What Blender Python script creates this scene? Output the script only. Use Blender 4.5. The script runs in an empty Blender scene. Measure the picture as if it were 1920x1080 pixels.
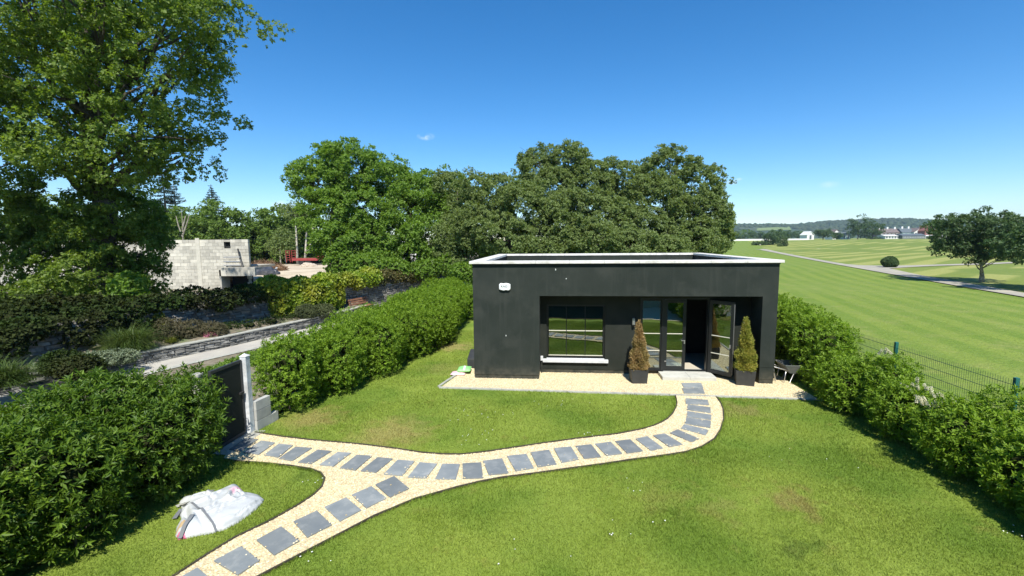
import bpy, bmesh, math, random
import numpy as np
from mathutils import Matrix, Vector
R_ = random.Random(7); RNG = np.random.default_rng(11)
scn = bpy.context.scene
C = scn.collection
# ------------------------------------------------------------------ camera
F = 840.446; PITCH = .1051; ROLL = -.0089; H = 4.2
fw = np.array([0, math.cos(PITCH), -math.sin(PITCH)]); r0 = np.array([1., 0, 0]); u0 = np.cross(r0, fw)
cr = r0*math.cos(ROLL)+u0*math.sin(ROLL); cu = np.cross(cr, fw)
cd = bpy.data.cameras.new('camera'); cam = bpy.data.objects.new('camera', cd); C.objects.link(cam)
cd.sensor_width = 36; cd.lens = F/1920*36; cd.clip_end = 9000; cd.clip_start = .05
M = Matrix.Identity(4)
for i in range(3):
    M[i][0] = cr[i]; M[i][1] = cu[i]; M[i][2] = -fw[i]
M[2][3] = H
cam.matrix_world = M
scn.camera = cam
# ------------------------------------------------------------------ sky and sun
sd = np.array([.051, -.738, 1.0]); sd /= np.linalg.norm(sd)        # towards the sun
EL = math.asin(sd[2]); AZ = math.atan2(sd[0], sd[1])
w = bpy.data.worlds.new('World'); scn.world = w; w.use_nodes = True
nt = w.node_tree; nt.nodes.clear()
def N(nt, t, **k):
    n = nt.nodes.new(t)
    for a, b in k.items(): setattr(n, a, b)
    return n
sky = N(nt, 'ShaderNodeTexSky', sky_type='NISHITA', sun_disc=False, sun_elevation=EL, sun_rotation=AZ, altitude=900, air_density=1.0, dust_density=0, ozone_density=3.4)
hsv = N(nt, 'ShaderNodeHueSaturation'); hsv.inputs['Saturation'].default_value = 1.34
bg = N(nt, 'ShaderNodeBackground'); bg.inputs['Strength'].default_value = .12
wo = N(nt, 'ShaderNodeOutputWorld')
nt.links.new(sky.outputs[0], hsv.inputs['Color'])
# a few tiny wisps of cloud, each at its own direction in the sky
tc = N(nt, 'ShaderNodeTexCoord'); last = hsv.outputs[0]
wn = N(nt, 'ShaderNodeTexNoise'); wn.inputs['Scale'].default_value = 38; wn.inputs['Detail'].default_value = 6
nt.links.new(tc.outputs['Generated'], wn.inputs['Vector'])
def direction(px, py):
    d = fw+cr*(px-960)/F-cu*(py-540)/F
    return d/np.linalg.norm(d)
for px, py, rad, amt in ((799, 256, .02, .8), (532, 387, .03, 1), (1371, 342, .014, .5), (1556, 346, .018, .3), (1386, 336, .008, .35)):
    d = direction(px, py)
    sb = N(nt, 'ShaderNodeVectorMath', operation='SUBTRACT'); sb.inputs[1].default_value = d
    nt.links.new(tc.outputs['Generated'], sb.inputs[0])
    ml = N(nt, 'ShaderNodeVectorMath', operation='MULTIPLY'); ml.inputs[1].default_value = (1, 1, 2.4)
    nt.links.new(sb.outputs[0], ml.inputs[0])
    ln = N(nt, 'ShaderNodeVectorMath', operation='LENGTH'); nt.links.new(ml.outputs[0], ln.inputs[0])
    mr = N(nt, 'ShaderNodeMapRange'); mr.inputs[1].default_value = rad; mr.inputs[2].default_value = 0; mr.inputs[3].default_value = 0; mr.inputs[4].default_value = 1
    nt.links.new(ln.outputs['Value'], mr.inputs[0])
    nr = N(nt, 'ShaderNodeMapRange'); nr.inputs[1].default_value = .38; nr.inputs[2].default_value = .55; nr.inputs[3].default_value = 0; nr.inputs[4].default_value = amt
    nt.links.new(wn.outputs['Fac'], nr.inputs[0])
    mm = N(nt, 'ShaderNodeMath', operation='MULTIPLY'); nt.links.new(mr.outputs[0], mm.inputs[0]); nt.links.new(nr.outputs[0], mm.inputs[1])
    mx = N(nt, 'ShaderNodeMix', data_type='RGBA'); nt.links.new(mm.outputs[0], mx.inputs[0]); nt.links.new(last, mx.inputs[6]); mx.inputs[7].default_value = (6.5, 7.2, 8, 1)
    last = mx.outputs[2]
nt.links.new(last, bg.inputs['Color']); nt.links.new(bg.outputs[0], wo.inputs['Surface'])
sl = bpy.data.lights.new('sun', 'SUN'); sl.energy = 5.0; sl.angle = math.radians(.53); sl.color = (1, .955, .88)
so = bpy.data.objects.new('sun', sl); C.objects.link(so)
so.rotation_euler = Vector(sd).to_track_quat('Z', 'Y').to_euler()
scn.view_settings.view_transform = 'Standard'; scn.view_settings.look = 'None'
scn.view_settings.exposure = .6; scn.view_settings.gamma = 1; scn.view_settings.use_curve_mapping = False

# ------------------------------------------------------------------ frames of reference
YAW = -.0944; OX, OY = -1.178, 13.4146
EX = np.array([math.cos(YAW), math.sin(YAW), 0]); EY = np.array([-math.sin(YAW), math.cos(YAW), 0]); OO = np.array([OX, OY, 0])
def LW(a, b, c=0): return OO+EX*a+EY*b+np.array([0, 0, c])           # garden frame -> world
def WL(p): p = np.array(p, float)-OO; return np.array([p@EX, p@EY, p[2]])
def ray(px, py): return fw+cr*(px-960)/F-cu*(py-540)/F
def G(px, py, z=0.):                                                 # survey: point of the plane z seen there
    d = ray(px, py); return np.array([0, 0, H])+d*((z-H)/d[2])
def AT(px, py, Y):                                                   # survey: point at distance Y
    d = ray(px, py); return np.array([0, 0, H])+d*(Y/d[1])

# ------------------------------------------------------------------ materials
def newmat(name):
    m = bpy.data.materials.new(name); m.use_nodes = True; nt = m.node_tree; nt.nodes.clear()
    out = N(nt, 'ShaderNodeOutputMaterial'); return m, nt, out
def mixc(nt, fac, a, b, blend='MIX'):
    mx = N(nt, 'ShaderNodeMix', data_type='RGBA', blend_type=blend)
    for i, v in ((0, fac), (6, a), (7, b)):
        if isinstance(v, bpy.types.NodeSocket): nt.links.new(v, mx.inputs[i])
        elif i == 0: mx.inputs[0].default_value = v
        else: mx.inputs[i].default_value = (*v, 1)
    return mx.outputs[2]
def noise(nt, vec, scale, detail=4, rough=.55, lo=.35, hi=.65):
    n = N(nt, 'ShaderNodeTexNoise'); n.inputs['Scale'].default_value = scale; n.inputs['Detail'].default_value = detail; n.inputs['Roughness'].default_value = rough
    nt.links.new(vec, n.inputs['Vector'])
    m = N(nt, 'ShaderNodeMapRange'); m.inputs[1].default_value = lo; m.inputs[2].default_value = hi
    nt.links.new(n.outputs['Fac'], m.inputs[0]); return m.outputs[0]
def mat(name, col, col2=None, scale=3, rough=.8, bump=0, bscale=40, metal=0, spec=.5, col3=None, scale3=.7, island=0, bdist=.01, streak=None):
    m, nt, out = newmat(name)
    ge = N(nt, 'ShaderNodeNewGeometry'); vec = ge.outputs['Position']
    bs = N(nt, 'ShaderNodeBsdfPrincipled'); bs.inputs['Roughness'].default_value = rough; bs.inputs['Metallic'].default_value = metal
    bs.inputs['Specular IOR Level'].default_value = spec
    c = None
    if col2 is not None: c = mixc(nt, noise(nt, vec, scale, 6), col, col2)
    if col3 is not None: c = mixc(nt, noise(nt, vec, scale3, 5, .6, .5, .7), c if c else col, col3)
    if streak:
        mp_ = N(nt, 'ShaderNodeMapping'); mp_.inputs['Scale'].default_value = (7, 7, .55); nt.links.new(vec, mp_.inputs[0])
        c = mixc(nt, noise(nt, mp_.outputs[0], 1, 5, .6, .52, .8), c, streak)
        sz = N(nt, 'ShaderNodeSeparateXYZ'); nt.links.new(vec, sz.inputs[0]); mz = N(nt, 'ShaderNodeMapRange'); mz.inputs[1].default_value = .45; mz.inputs[2].default_value = 0; nt.links.new(sz.outputs['Z'], mz.inputs[0])
        mu = N(nt, 'ShaderNodeMath', operation='MULTIPLY'); nt.links.new(mz.outputs[0], mu.inputs[0]); nt.links.new(noise(nt, vec, 6, 4), mu.inputs[1]); c = mixc(nt, mu.outputs[0], c, (.085, .08, .06))
    if island:
        mr = N(nt, 'ShaderNodeMapRange'); mr.inputs[3].default_value = 1-island; mr.inputs[4].default_value = 1+island
        oi = N(nt, 'ShaderNodeObjectInfo'); ad = N(nt, 'ShaderNodeMath', operation='ADD'); fr = N(nt, 'ShaderNodeMath', operation='FRACT')
        nt.links.new(ge.outputs['Random Per Island'], ad.inputs[0]); nt.links.new(oi.outputs['Random'], ad.inputs[1]); nt.links.new(ad.outputs[0], fr.inputs[0])
        nt.links.new(fr.outputs[0], mr.inputs[0])
        vm = N(nt, 'ShaderNodeVectorMath', operation='SCALE')
        if c: nt.links.new(c, vm.inputs[0])
        else: vm.inputs[0].default_value = col
        nt.links.new(mr.outputs[0], vm.inputs['Scale']); c = vm.outputs[0]
    if c is not None: nt.links.new(c, bs.inputs['Base Color'])
    else: bs.inputs['Base Color'].default_value = (*col, 1)
    if bump:
        nn = N(nt, 'ShaderNodeTexNoise'); nn.inputs['Scale'].default_value = bscale; nn.inputs['Detail'].default_value = 5
        nt.links.new(vec, nn.inputs['Vector'])
        b = N(nt, 'ShaderNodeBump'); b.inputs['Strength'].default_value = bump; b.inputs['Distance'].default_value = bdist
        nt.links.new(nn.outputs['Fac'], b.inputs['Height']); nt.links.new(b.outputs[0], bs.inputs['Normal'])
    nt.links.new(bs.outputs[0], out.inputs['Surface']); return m
def leafmat(name, a, b, c3=None, trans=.3, rough=.5, big=.35, spec=.35, ccol=.12):
    m, nt, out = newmat(name)
    ge = N(nt, 'ShaderNodeNewGeometry')
    c = mixc(nt, ge.outputs['Random Per Island'], a, b)
    nz = noise(nt, ge.outputs['Position'], big, 4, .55, .4, .65)
    c = mixc(nt, nz, c, c3 if c3 else tuple(x*.8 for x in a))
    if c3:
        c = mixc(nt, .45, c, mixc(nt, ge.outputs['Random Per Island'], a, b))
    bs = N(nt, 'ShaderNodeBsdfPrincipled'); bs.inputs['Roughness'].default_value = rough; bs.inputs['Specular IOR Level'].default_value = spec
    tr = N(nt, 'ShaderNodeBsdfTranslucent')
    nt.links.new(c, bs.inputs['Base Color'])
    tcx = mixc(nt, 1.0, c, (1.5, 1.5, .55), 'MULTIPLY'); nt.links.new(tcx, tr.inputs['Color'])
    ms = N(nt, 'ShaderNodeMixShader'); ms.inputs[0].default_value = trans
    nt.links.new(bs.outputs[0], ms.inputs[1]); nt.links.new(tr.outputs[0], ms.inputs[2]); nt.links.new(ms.outputs[0], out.inputs['Surface'])
    return m
MT = {}
MT['char'] = mat('charcoal_render', (.02, .026, .021), (.028, .034, .028), 1.2, .85, .35, 45, col3=(.036, .041, .034), scale3=1.6, spec=.2, streak=(.036, .041, .034))
MT['charin'] = mat('charcoal_inner', (.021, .025, .02), (.029, .032, .026), 2, .9, .2, 60, spec=.1)
MT['black'] = mat('black_frame', (.012, .014, .014), rough=.35)
MT['coping'] = mat('pale_coping', (.72, .7, .64), (.62, .6, .54), 6, .6, .15, 50, col3=(.5, .48, .42), scale3=3)
MT['roof'] = mat('flat_roof', (.16, .17, .17), (.22, .22, .21), 3, .85, .2, 30)
MT['sill'] = mat('concrete_sill', (.58, .6, .6), (.5, .52, .53), 8, .7, .2, 60)
MT['kerb'] = mat('concrete_kerb', (.42, .42, .36), (.3, .3, .26), 7, .85, .4, 60)
MT['slab'] = mat('blue_grey_slab', (.16, .182, .19), (.2, .22, .222), 2.5, .75, .2, 90, col3=(.25, .265, .26), scale3=5, island=.2)
MT['step'] = mat('step_stone', (.5, .5, .44), (.42, .42, .37), 4, .75, .2, 60)
MT['cream'] = mat('sunlit_bar', (.6, .58, .46), rough=.5)  # sunlight on the horizontal bars is put into this pale colour
MT['planter'] = mat('planter', (.028, .03, .03), (.038, .04, .038), 8, .55, .2, 60)
MT['white'] = mat('white_plastic', (.8, .82, .8), rough=.4)
MT['ink'] = mat('dark_print', (.06, .07, .07), rough=.6)
MT['steel'] = mat('brushed_metal', (.55, .55, .53), rough=.35, metal=.8)
MT['post'] = mat('white_post', (.7, .72, .72), (.58, .6, .6), 9, .7, .25, 40, col3=(.4, .41, .4), scale3=3)
MT['wblock'] = mat('weathered_block', (.38, .38, .35), (.3, .3, .28), 4, .9, .3, 30, island=.15)
MT['block'] = mat('concrete_block', (.5, .475, .4), (.4, .38, .32), 5, .9, .5, 40, island=.22, col3=(.58, .55, .46), scale3=.6)
MT['mortar'] = mat('mortar', (.34, .32, .27), (.42, .4, .33), 3, .95, .3, 30)
MT['pathcon'] = mat('lane_concrete', (.42, .4, .34), (.36, .34, .3), 1.5, .9, .2, 50, col3=(.46, .44, .38), scale3=.5)
MT['stone'] = mat('wall_stone', (.13, .13, .12), (.24, .235, .21), 5, .9, .6, 22, island=.4, col3=(.3, .29, .26), scale3=2, bdist=.02)
MT['joint'] = mat('wall_joint', (.09, .085, .075), (.14, .13, .11), 5, .95, .4, 30)
MT['soil'] = mat('bed_soil', (.13, .1, .065), (.24, .21, .15), 6, .95, .6, 30, col3=(.1, .13, .05), scale3=1.3)
MT['sand'] = mat('pale_dirt', (.55, .46, .33), (.47, .39, .27), .5, .95, .4, 8, col3=(.36, .29, .19), scale3=.25)
MT['bunker'] = mat('bunker_sand', (.68, .62, .45), (.6, .54, .4), 1, .9)
MT['gpath'] = mat('tarmac_path', (.3, .28, .23), (.35, .33, .27), 1, 1, col3=(.4, .37, .28), scale3=.3, spec=.05)
MT['patio'] = mat('patio', (.78, .66, .44), (.8, .7, .48), 2, .8, .2, 30)
MT['bark'] = mat('bark', (.055, .045, .033), (.1, .085, .065), 9, .9, .7, 18, bdist=.03)
MT['barkpale'] = mat('pale_bark', (.34, .31, .24), (.2, .17, .12), 4, .85, .5, 12)
MT['birch'] = mat('birch_bark', (.6, .56, .45), (.3, .27, .2), 3, .8, .3, 12)
MT['twig'] = mat('twigs', (.02, .028, .01), (.03, .034, .014), 7, 1, .5, 20, spec=0)  # core blobs fill the foliage; inner shade is put into their dark colour
MT['wood'] = mat('bench_wood', (.2, .09, .05), (.27, .13, .075), 5, .65, .3, 40)
MT['tarp'] = mat('dark_tarp', (.03, .035, .045), (.06, .065, .075), 2, .5, .3, 5)
MT['red'] = mat('red_paint', (.33, .045, .04), (.24, .035, .03), 3, .5)
MT['darkmetal'] = mat('dark_metal', (.03, .03, .03), rough=.6)
MT['tyre'] = mat('tyre', (.02, .02, .02), rough=.85)
MT['edging'] = mat('path_edging', (.035, .03, .022), (.06, .05, .035), 8, .9)
MT['green'] = mat('green_post', (.012, .1, .085), (.016, .12, .1), 5, .4)
MT['greenwire'] = mat('green_wire', (.02, .06, .045), rough=.5)
MT['bag'] = mat('white_sack', (.5, .52, .51), (.44, .46, .46), 5, .5, .15, 25)
MT['pink'] = mat('pink_print', (.6, .14, .26), rough=.5)
MT['palepink'] = mat('pale_pink_print', (.78, .5, .55), rough=.5)
MT['grey'] = mat('grey_strap', (.16, .17, .18), rough=.6)
MT['gold'] = mat('orange_print', (.45, .33, .18), rough=.6)
MT['whitewall'] = mat('white_wall', (.74, .73, .69), (.68, .67, .63), 1, .8)
MT['tealwall'] = mat('teal_wall', (.3, .42, .4), rough=.8)
MT['brickwall'] = mat('red_brick', (.26, .1, .08), (.2, .08, .065), 2, .85)
MT['rooftile'] = mat('brown_roof', (.13, .1, .09), (.16, .13, .12), 1, .85)
MT['slate'] = mat('slate_roof', (.09, .11, .12), rough=.8)
MT['dark'] = mat('interior_shade', (.015, .017, .017), rough=.9)  # near-black panels; shade inside the openings is put into the colour
MT['floorin'] = mat('inner_floor', (.55, .5, .4), (.5, .45, .36), 2, .6)
MT['skin'] = mat('skin', (.5, .3, .2), rough=.6)
MT['cloth1'] = mat('pale_cloth', (.65, .65, .65), rough=.8)
MT['cloth2'] = mat('navy_cloth', (.04, .05, .09), rough=.8)
MT['rubble'] = mat('rubble', (.5, .42, .32), (.38, .32, .25), 6, .95, .5, 10)
MT['brushb'] = mat('dead_brush', (.25, .15, .08), (.18, .11, .06), 5, .9, .3, 10)
MT['greenbag'] = mat('green_sack', (.24, .62, .2), (.3, .66, .24), 5, .5)
MT['barrow'] = mat('barrow_tray', (.1, .12, .11), (.16, .16, .15), 6, .6, .2, 30)
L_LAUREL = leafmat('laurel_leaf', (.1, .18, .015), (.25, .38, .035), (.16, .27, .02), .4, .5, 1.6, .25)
L_LAURELSH = leafmat('laurel_leaf_shaded', (.04, .09, .012), (.155, .25, .022), (.055, .12, .012), .34, .48, 1.1, .25)  # same laurel, with the shade on the near hedge put into the colour
L_MAPLE = leafmat('maple_leaf', (.1, .165, .025), (.21, .29, .05), (.14, .21, .03), .48, .5, .5)
L_MID = leafmat('lime_leaf', (.1, .185, .024), (.2, .32, .045), (.14, .24, .03), .45, .5, .3)
L_WIL = leafmat('willow_leaf', (.115, .165, .05), (.21, .27, .085), (.155, .21, .06), .38, .55, .25)
L_WOOD = leafmat('wood_leaf', (.08, .145, .025), (.16, .24, .045), (.12, .19, .03), .4, .6, .12)
L_CON = leafmat('conifer_needles', (.02, .045, .018), (.045, .08, .03), None, .15, .6, .3)
L_GOLF = leafmat('park_leaf', (.045, .09, .03), (.1, .155, .05), (.065, .115, .04), .3, .5, .5)
L_IVYSUN = leafmat('ivy_leaf_sunlit', (.1, .2, .015), (.32, .4, .04), (.38, .34, .05), .4, .45, .8)  # ivy on the sunny stretch, brightened in colour to look lit
L_IVYSH = leafmat('ivy_leaf_shaded', (.018, .04, .01), (.045, .075, .016), (.045, .035, .018), .25, .75, .8, spec=.1)  # darkened copy: shade on ivy, weeds and shrubs put into the leaf colour
L_SEDGE = leafmat('sedge_leaf', (.06, .11, .02), (.14, .18, .05), None, .25, .5, 1)
L_SAGE = leafmat('sage_leaf', (.16, .21, .12), (.27, .31, .2), None, .2, .7, 1)
L_HEATH = leafmat('heather_leaf', (.085, .085, .04), (.16, .13, .07), None, .2, .7, 1)
L_HSH = leafmat('shrub_leaf', (.06, .08, .03), (.13, .15, .06), None, .2, .7, 1)
L_YG = leafmat('yellowgreen_leaf', (.16, .2, .025), (.3, .3, .05), None, .3, .5, 1)
L_FLOW = leafmat('pink_flower', (.6, .18, .3), (.7, .3, .4), None, .2, .6, 1)
L_BLOS = leafmat('cream_blossom', (.7, .68, .55), (.8, .78, .68), None, .25, .7, 1)
L_THB = leafmat('brown_thuja', (.24, .15, .06), (.5, .36, .17), (.26, .24, .08), .25, .7, 3)
L_THG = leafmat('green_thuja', (.2, .24, .03), (.5, .42, .1), (.14, .22, .025), .25, .6, 3)

# ------------------------------------------------------------------ object helpers
def meshobj(name, V, Fc, m, parent=None, smooth=False, kind=None, loc=(0, 0, 0)):
    me = bpy.data.meshes.new(name); V = np.asarray(V, np.float32).reshape(-1, 3)
    if isinstance(Fc, np.ndarray):
        nf, k = Fc.shape
        me.vertices.add(len(V)); me.vertices.foreach_set('co', V.ravel())
        me.loops.add(nf*k); me.loops.foreach_set('vertex_index', Fc.astype(np.int32).ravel())
        me.polygons.add(nf); me.polygons.foreach_set('loop_start', np.arange(0, nf*k, k, dtype=np.int32))
        me.polygons.foreach_set('loop_total', np.full(nf, k, np.int32)); me.update(calc_edges=True)
    else: me.from_pydata([tuple(map(float, v)) for v in V], [], Fc)
    if m: me.materials.append(m)
    if smooth: me.polygons.foreach_set('use_smooth', [True]*len(me.polygons))
    o = bpy.data.objects.new(name, me); C.objects.link(o); o.location = loc
    if parent: o.parent = parent
    if kind: o['kind'] = kind
    return o
def thing(name, label, cat, loc=(0, 0, 0), rotz=0, group=None):
    o = bpy.data.objects.new(name, None); C.objects.link(o); o.empty_display_size = .2
    o.location = loc; o.rotation_euler = (0, 0, rotz); tag(o, label, cat, group); return o
def tag(o, label, cat, group=None):
    o['label'] = label; o['category'] = cat
    if group: o['group'] = group
    return o
class MB:
    def __init__(s): s.V = []; s.F = []
    def add(s, V, Fc):
        n = len(s.V); s.V += [tuple(map(float, v)) for v in V]; s.F += [tuple(i+n for i in f) for f in Fc]; return s
    def box(s, x0, x1, y0, y1, z0, z1):
        return s.add([(x0, y0, z0), (x1, y0, z0), (x1, y1, z0), (x0, y1, z0), (x0, y0, z1), (x1, y0, z1), (x1, y1, z1), (x0, y1, z1)],
                     [(0, 3, 2, 1), (4, 5, 6, 7), (0, 1, 5, 4), (1, 2, 6, 5), (2, 3, 7, 6), (3, 0, 4, 7)])
    def prism(s, poly, z0, z1):
        n = len(poly); V = [(*p[:2], z0) for p in poly]+[(*p[:2], z1) for p in poly]
        Fc = [tuple(range(n, 2*n)), tuple(range(n-1, -1, -1))]+[(i, (i+1) % n, n+(i+1) % n, n+i) for i in range(n)]
        return s.add(V, Fc)
    def tube(s, pts, rad, seg=8, cap=True):
        pts = [np.array(p, float) for p in pts]
        if not hasattr(rad, '__len__'): rad = [rad]*len(pts)
        n0 = len(s.V); prev = None
        for i, p in enumerate(pts):
            t = pts[min(i+1, len(pts)-1)]-pts[max(i-1, 0)]; t = t/(np.linalg.norm(t)+1e-9)
            if prev is None:
                a = np.cross(t, [0, 0, 1.]) if abs(t[2]) < .9 else np.cross(t, [1., 0, 0])
            else: a = prev-t*(prev@t)
            a /= np.linalg.norm(a)+1e-9; b = np.cross(t, a); prev = a
            for k in range(seg):
                q = p+rad[i]*(a*math.cos(2*math.pi*k/seg)+b*math.sin(2*math.pi*k/seg)); s.V.append(tuple(q))
        for i in range(len(pts)-1):
            for k in range(seg):
                a = n0+i*seg+k; b = n0+i*seg+(k+1) % seg; s.F.append((a, b, b+seg, a+seg))
        if cap:
            s.F.append(tuple(n0+k for k in range(seg-1, -1, -1))); s.F.append(tuple(n0+(len(pts)-1)*seg+k for k in range(seg)))
        return s
    def build(s, name, m, parent=None, bevel=0, smooth=False, kind=None, loc=(0, 0, 0)):
        o = meshobj(name, s.V, s.F, m, parent, smooth, kind, loc)
        if bevel:
            b = o.modifiers.new('bevel', 'BEVEL'); b.width = bevel; b.segments = 2; b.limit_method = 'ANGLE'
        return o
def dupe(o, parent, loc=None, rot=None, scale=None):
    c = o.copy(); C.objects.link(c); c.parent = parent
    if loc is not None: c.location = loc
    if rot is not None: c.rotation_euler = rot
    if scale is not None: c.scale = scale
    return c

# ------------------------------------------------------------------ foliage helpers
def unit(a): return a/(np.linalg.norm(a, axis=-1, keepdims=True)+1e-9)
def rosettes(P, D, k, L, W, spread, ax, rng, droop=0., fold=.18, jit=.3):
    n = len(P); D = unit(D); ref = np.where(np.abs(D[:, 2:3]) < .9, np.array([[0, 0, 1.]]), np.array([[1., 0, 0]]))
    U = unit(np.cross(D, ref)); Vv = np.cross(D, U); out = []
    a0 = rng.uniform(0, 6.28, n)
    for i in range(k):
        a = a0+i*2.4+rng.normal(0, .3, n); th = spread*(1.15-.5*i/max(k-1, 1))+rng.normal(0, .15, n)
        d = D*np.cos(th)[:, None]+(U*np.cos(a)[:, None]+Vv*np.sin(a)[:, None])*np.sin(th)[:, None]
        d[:, 2] -= droop; d = unit(d+rng.normal(0, jit*.3, (n, 3)))
        nn = unit(D-d*(D*d).sum(1)[:, None]+rng.normal(0, jit, (n, 3))); nn = unit(nn-d*(nn*d).sum(1)[:, None]); sd_ = np.cross(d, nn)
        s = rng.uniform(.7, 1.2, n)[:, None]; b = P+D*(ax*i/k)
        mid = b+d*(L*.5)*s-nn*0+0
        out.append(np.stack([b, mid+sd_*(W*.5)*s+nn*fold*W*s, b+d*L*s-nn*.1*L*s, mid-sd_*(W*.5)*s+nn*fold*W*s], 1))
    V = np.concatenate(out, 0); m = len(V); V = V.reshape(-1, 3)
    q = np.arange(m)[:, None]*4; Fc = np.concatenate([q+np.array([[0, 1, 2]]), q+np.array([[0, 2, 3]])], 0)
    return V, Fc
def shell(lobes, n, rng, lo=.78, hi=1.05, cull=.75, zmin=None, bump=.12, bf=2.2):
    Lb = np.array(lobes, float); c = Lb[:, :3]; Rr = Lb[:, 3:6]
    area = (Rr[:, 0]*Rr[:, 1]+Rr[:, 0]*Rr[:, 2]+Rr[:, 1]*Rr[:, 2]); idx = rng.choice(len(Lb), n, p=area/area.sum())
    d = unit(rng.normal(size=(n, 3))); P0 = c[idx]+d*Rr[idx]
    wob = 1+bump*(np.sin(P0[:, 0]*bf+1.3)*np.sin(P0[:, 1]*bf*1.13+.4)+np.sin(P0[:, 2]*bf*1.37+P0[:, 0]*bf*.6))
    r = rng.uniform(lo, hi, n)*wob; P = c[idx]+d*Rr[idx]*r[:, None]; Nn = unit(d/Rr[idx])
    keep = np.ones(n, bool)
    for j in range(len(Lb)):
        q = (((P-c[j])/Rr[j])**2).sum(1); keep &= ~((q < cull*cull) & (idx != j))
    if zmin is not None: keep &= P[:, 2] > zmin
    return P[keep], Nn[keep]
def blob_mesh(lobes, scale, sub=2, rng=RNG):
    bm = bmesh.new()
    for l in lobes:
        r = bmesh.ops.create_icosphere(bm, subdivisions=sub, radius=1)
        for v in r['verts']:
            k = 1+.12*math.sin(v.co.x*5+l[0])*math.sin(v.co.y*6+l[1])
            v.co = Vector((l[0]+v.co.x*l[3]*scale*k, l[1]+v.co.y*l[4]*scale*k, l[2]+v.co.z*l[5]*scale*k))
    V = [tuple(v.co) for v in bm.verts]; bm.verts.index_update(); Fc = [tuple(v.index for v in f.verts) for f in bm.faces]; bm.free(); return V, Fc
def limb_path(a, b, rng, sag=.12, n=5):
    a = np.array(a, float); b = np.array(b, float); L = np.linalg.norm(b-a); pts = []
    off = rng.normal(0, sag*.5, 3)*L
    for i in range(n+1):
        t = i/n; p = a+(b-a)*t+off*math.sin(math.pi*t)+rng.normal(0, .02, 3)*L*(0 < i < n)
        p[2] += sag*L*math.sin(math.pi*t)*.5; pts.append(p)
    return pts
def tree(name, label, base, lobes, nshoot, leaf, leafm, barkm, tr=.25, group=None, k=5, spread=1.1, ax=None, split=.35, seed=1, lo=.7, hi=1.08, cull=.7, droop=.15, cat='tree', up=.45, bump=.14, limbs=True, lean=(0, 0), bf=1.4, trunks=None, clump=None):
    rng = np.random.default_rng(seed); base = np.array(base, float)
    t = thing(name, label, cat, base, 0, group)
    lobes = [tuple(np.array(l[:3])-base)+tuple(l[3:6]) for l in lobes]
    per = 22; Pc, Nc = shell(lobes, max(nshoot//per, 20), rng, lo, hi, cull, .2, bump, bf)
    Rm = float(np.mean([l[3] for l in lobes])); rc = clump or max(leaf*2.6, Rm*.17); m = len(Pc)
    far_ = (rng.uniform(0, 1, m) < .12)[:, None]; Pc = Pc+Nc*far_*rng.uniform(.1, .5, (m, 1))*Rm*.5
    dd = unit(rng.normal(size=(m, per, 3))+Nc[:, None]*.9+np.array([0, 0, .25])); rr = (rc*rng.uniform(.65, 1.35, m))[:, None, None]*rng.uniform(.35, 1.05, (m, per, 1))
    P = (Pc[:, None]+dd*rr*np.array([1.15, 1.15, .8])).reshape(-1, 3); Nn = dd.reshape(-1, 3)
    D = unit(Nn+np.array([0, 0, up])+rng.normal(0, .45, P.shape))
    V, Fc = rosettes(P, D, k, leaf, leaf*.72, spread, ax or leaf*.8, rng, droop)
    meshobj('crown', V, Fc, leafm, t)
    mb = MB(); ztop = max(l[2] for l in lobes); zlow = min(l[2]-l[5] for l in lobes)
    cx = np.mean([l[0] for l in lobes]); cy = np.mean([l[1] for l in lobes])
    for tx, ty, trr in (trunks or [(0, 0, tr)]):
        zs = max(ztop*split, .8); top = np.array([tx+(cx-tx)*.6+lean[0], ty+(cy-ty)*.6+lean[1], ztop*.92])
        fork = np.array([tx+(cx-tx)*.2, ty+(cy-ty)*.2, zs])
        mb.tube([(tx, ty, -.2), (tx, ty, .25), *limb_path((tx, ty, .5), fork, rng, .03, 3)], [trr*1.28, trr*1.08]+[trr, trr*.95, trr*.9, trr*.85], 10)
        mb.tube(limb_path(fork, top, rng, .06, 5), [trr*.84, trr*.7, trr*.55, trr*.4, trr*.28, trr*.12], 8)
        if limbs:
            for l in lobes:
                z = min(max(l[2]-l[5]*.7-math.hypot(l[0]-tx, l[1]-ty)*.5, zs*.8), ztop*.8); s = np.clip((z-zs)/(top[2]-zs+1e-6), 0, .9)
                st = fork+(top-fork)*s if z > zs else np.array([tx, ty, z])
                r1 = trr*.42*(1-.4*s); mb.tube(limb_path(st, l[:3], rng, .1, 5), [r1, r1*.8, r1*.62, r1*.45, r1*.3, r1*.12], 6)
                for q in range(3):
                    e = np.array(l[:3])+rng.normal(0, .5, 3)*np.array(l[3:6]); m0 = st*.4+np.array(l[:3])*.6
                    mb.tube(limb_path(m0, e, rng, .1, 3), [r1*.4, r1*.28, r1*.18, r1*.06], 5)
    mb.build('trunk', barkm, t, smooth=True)
    return t
def pxlobes(lst, scale=1):
    out = []
    for px, py, Y, rx, rz, ry in lst:                                 # picture survey; radii in metres
        p = AT(px, py, Y); out.append((p[0], p[1], p[2], rx*scale, ry*scale, rz*scale))
    return out
def inpoly(P, poly):
    x, y = P[:, 0], P[:, 1]; ins = np.zeros(len(P), bool); n = len(poly)
    for i in range(n):
        x1, y1 = poly[i][:2]; x2, y2 = poly[(i+1) % n][:2]
        c = ((y1 > y) != (y2 > y)) & (x < (x2-x1)*(y-y1)/(y2-y1+1e-12)+x1); ins ^= c
    return ins

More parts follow.
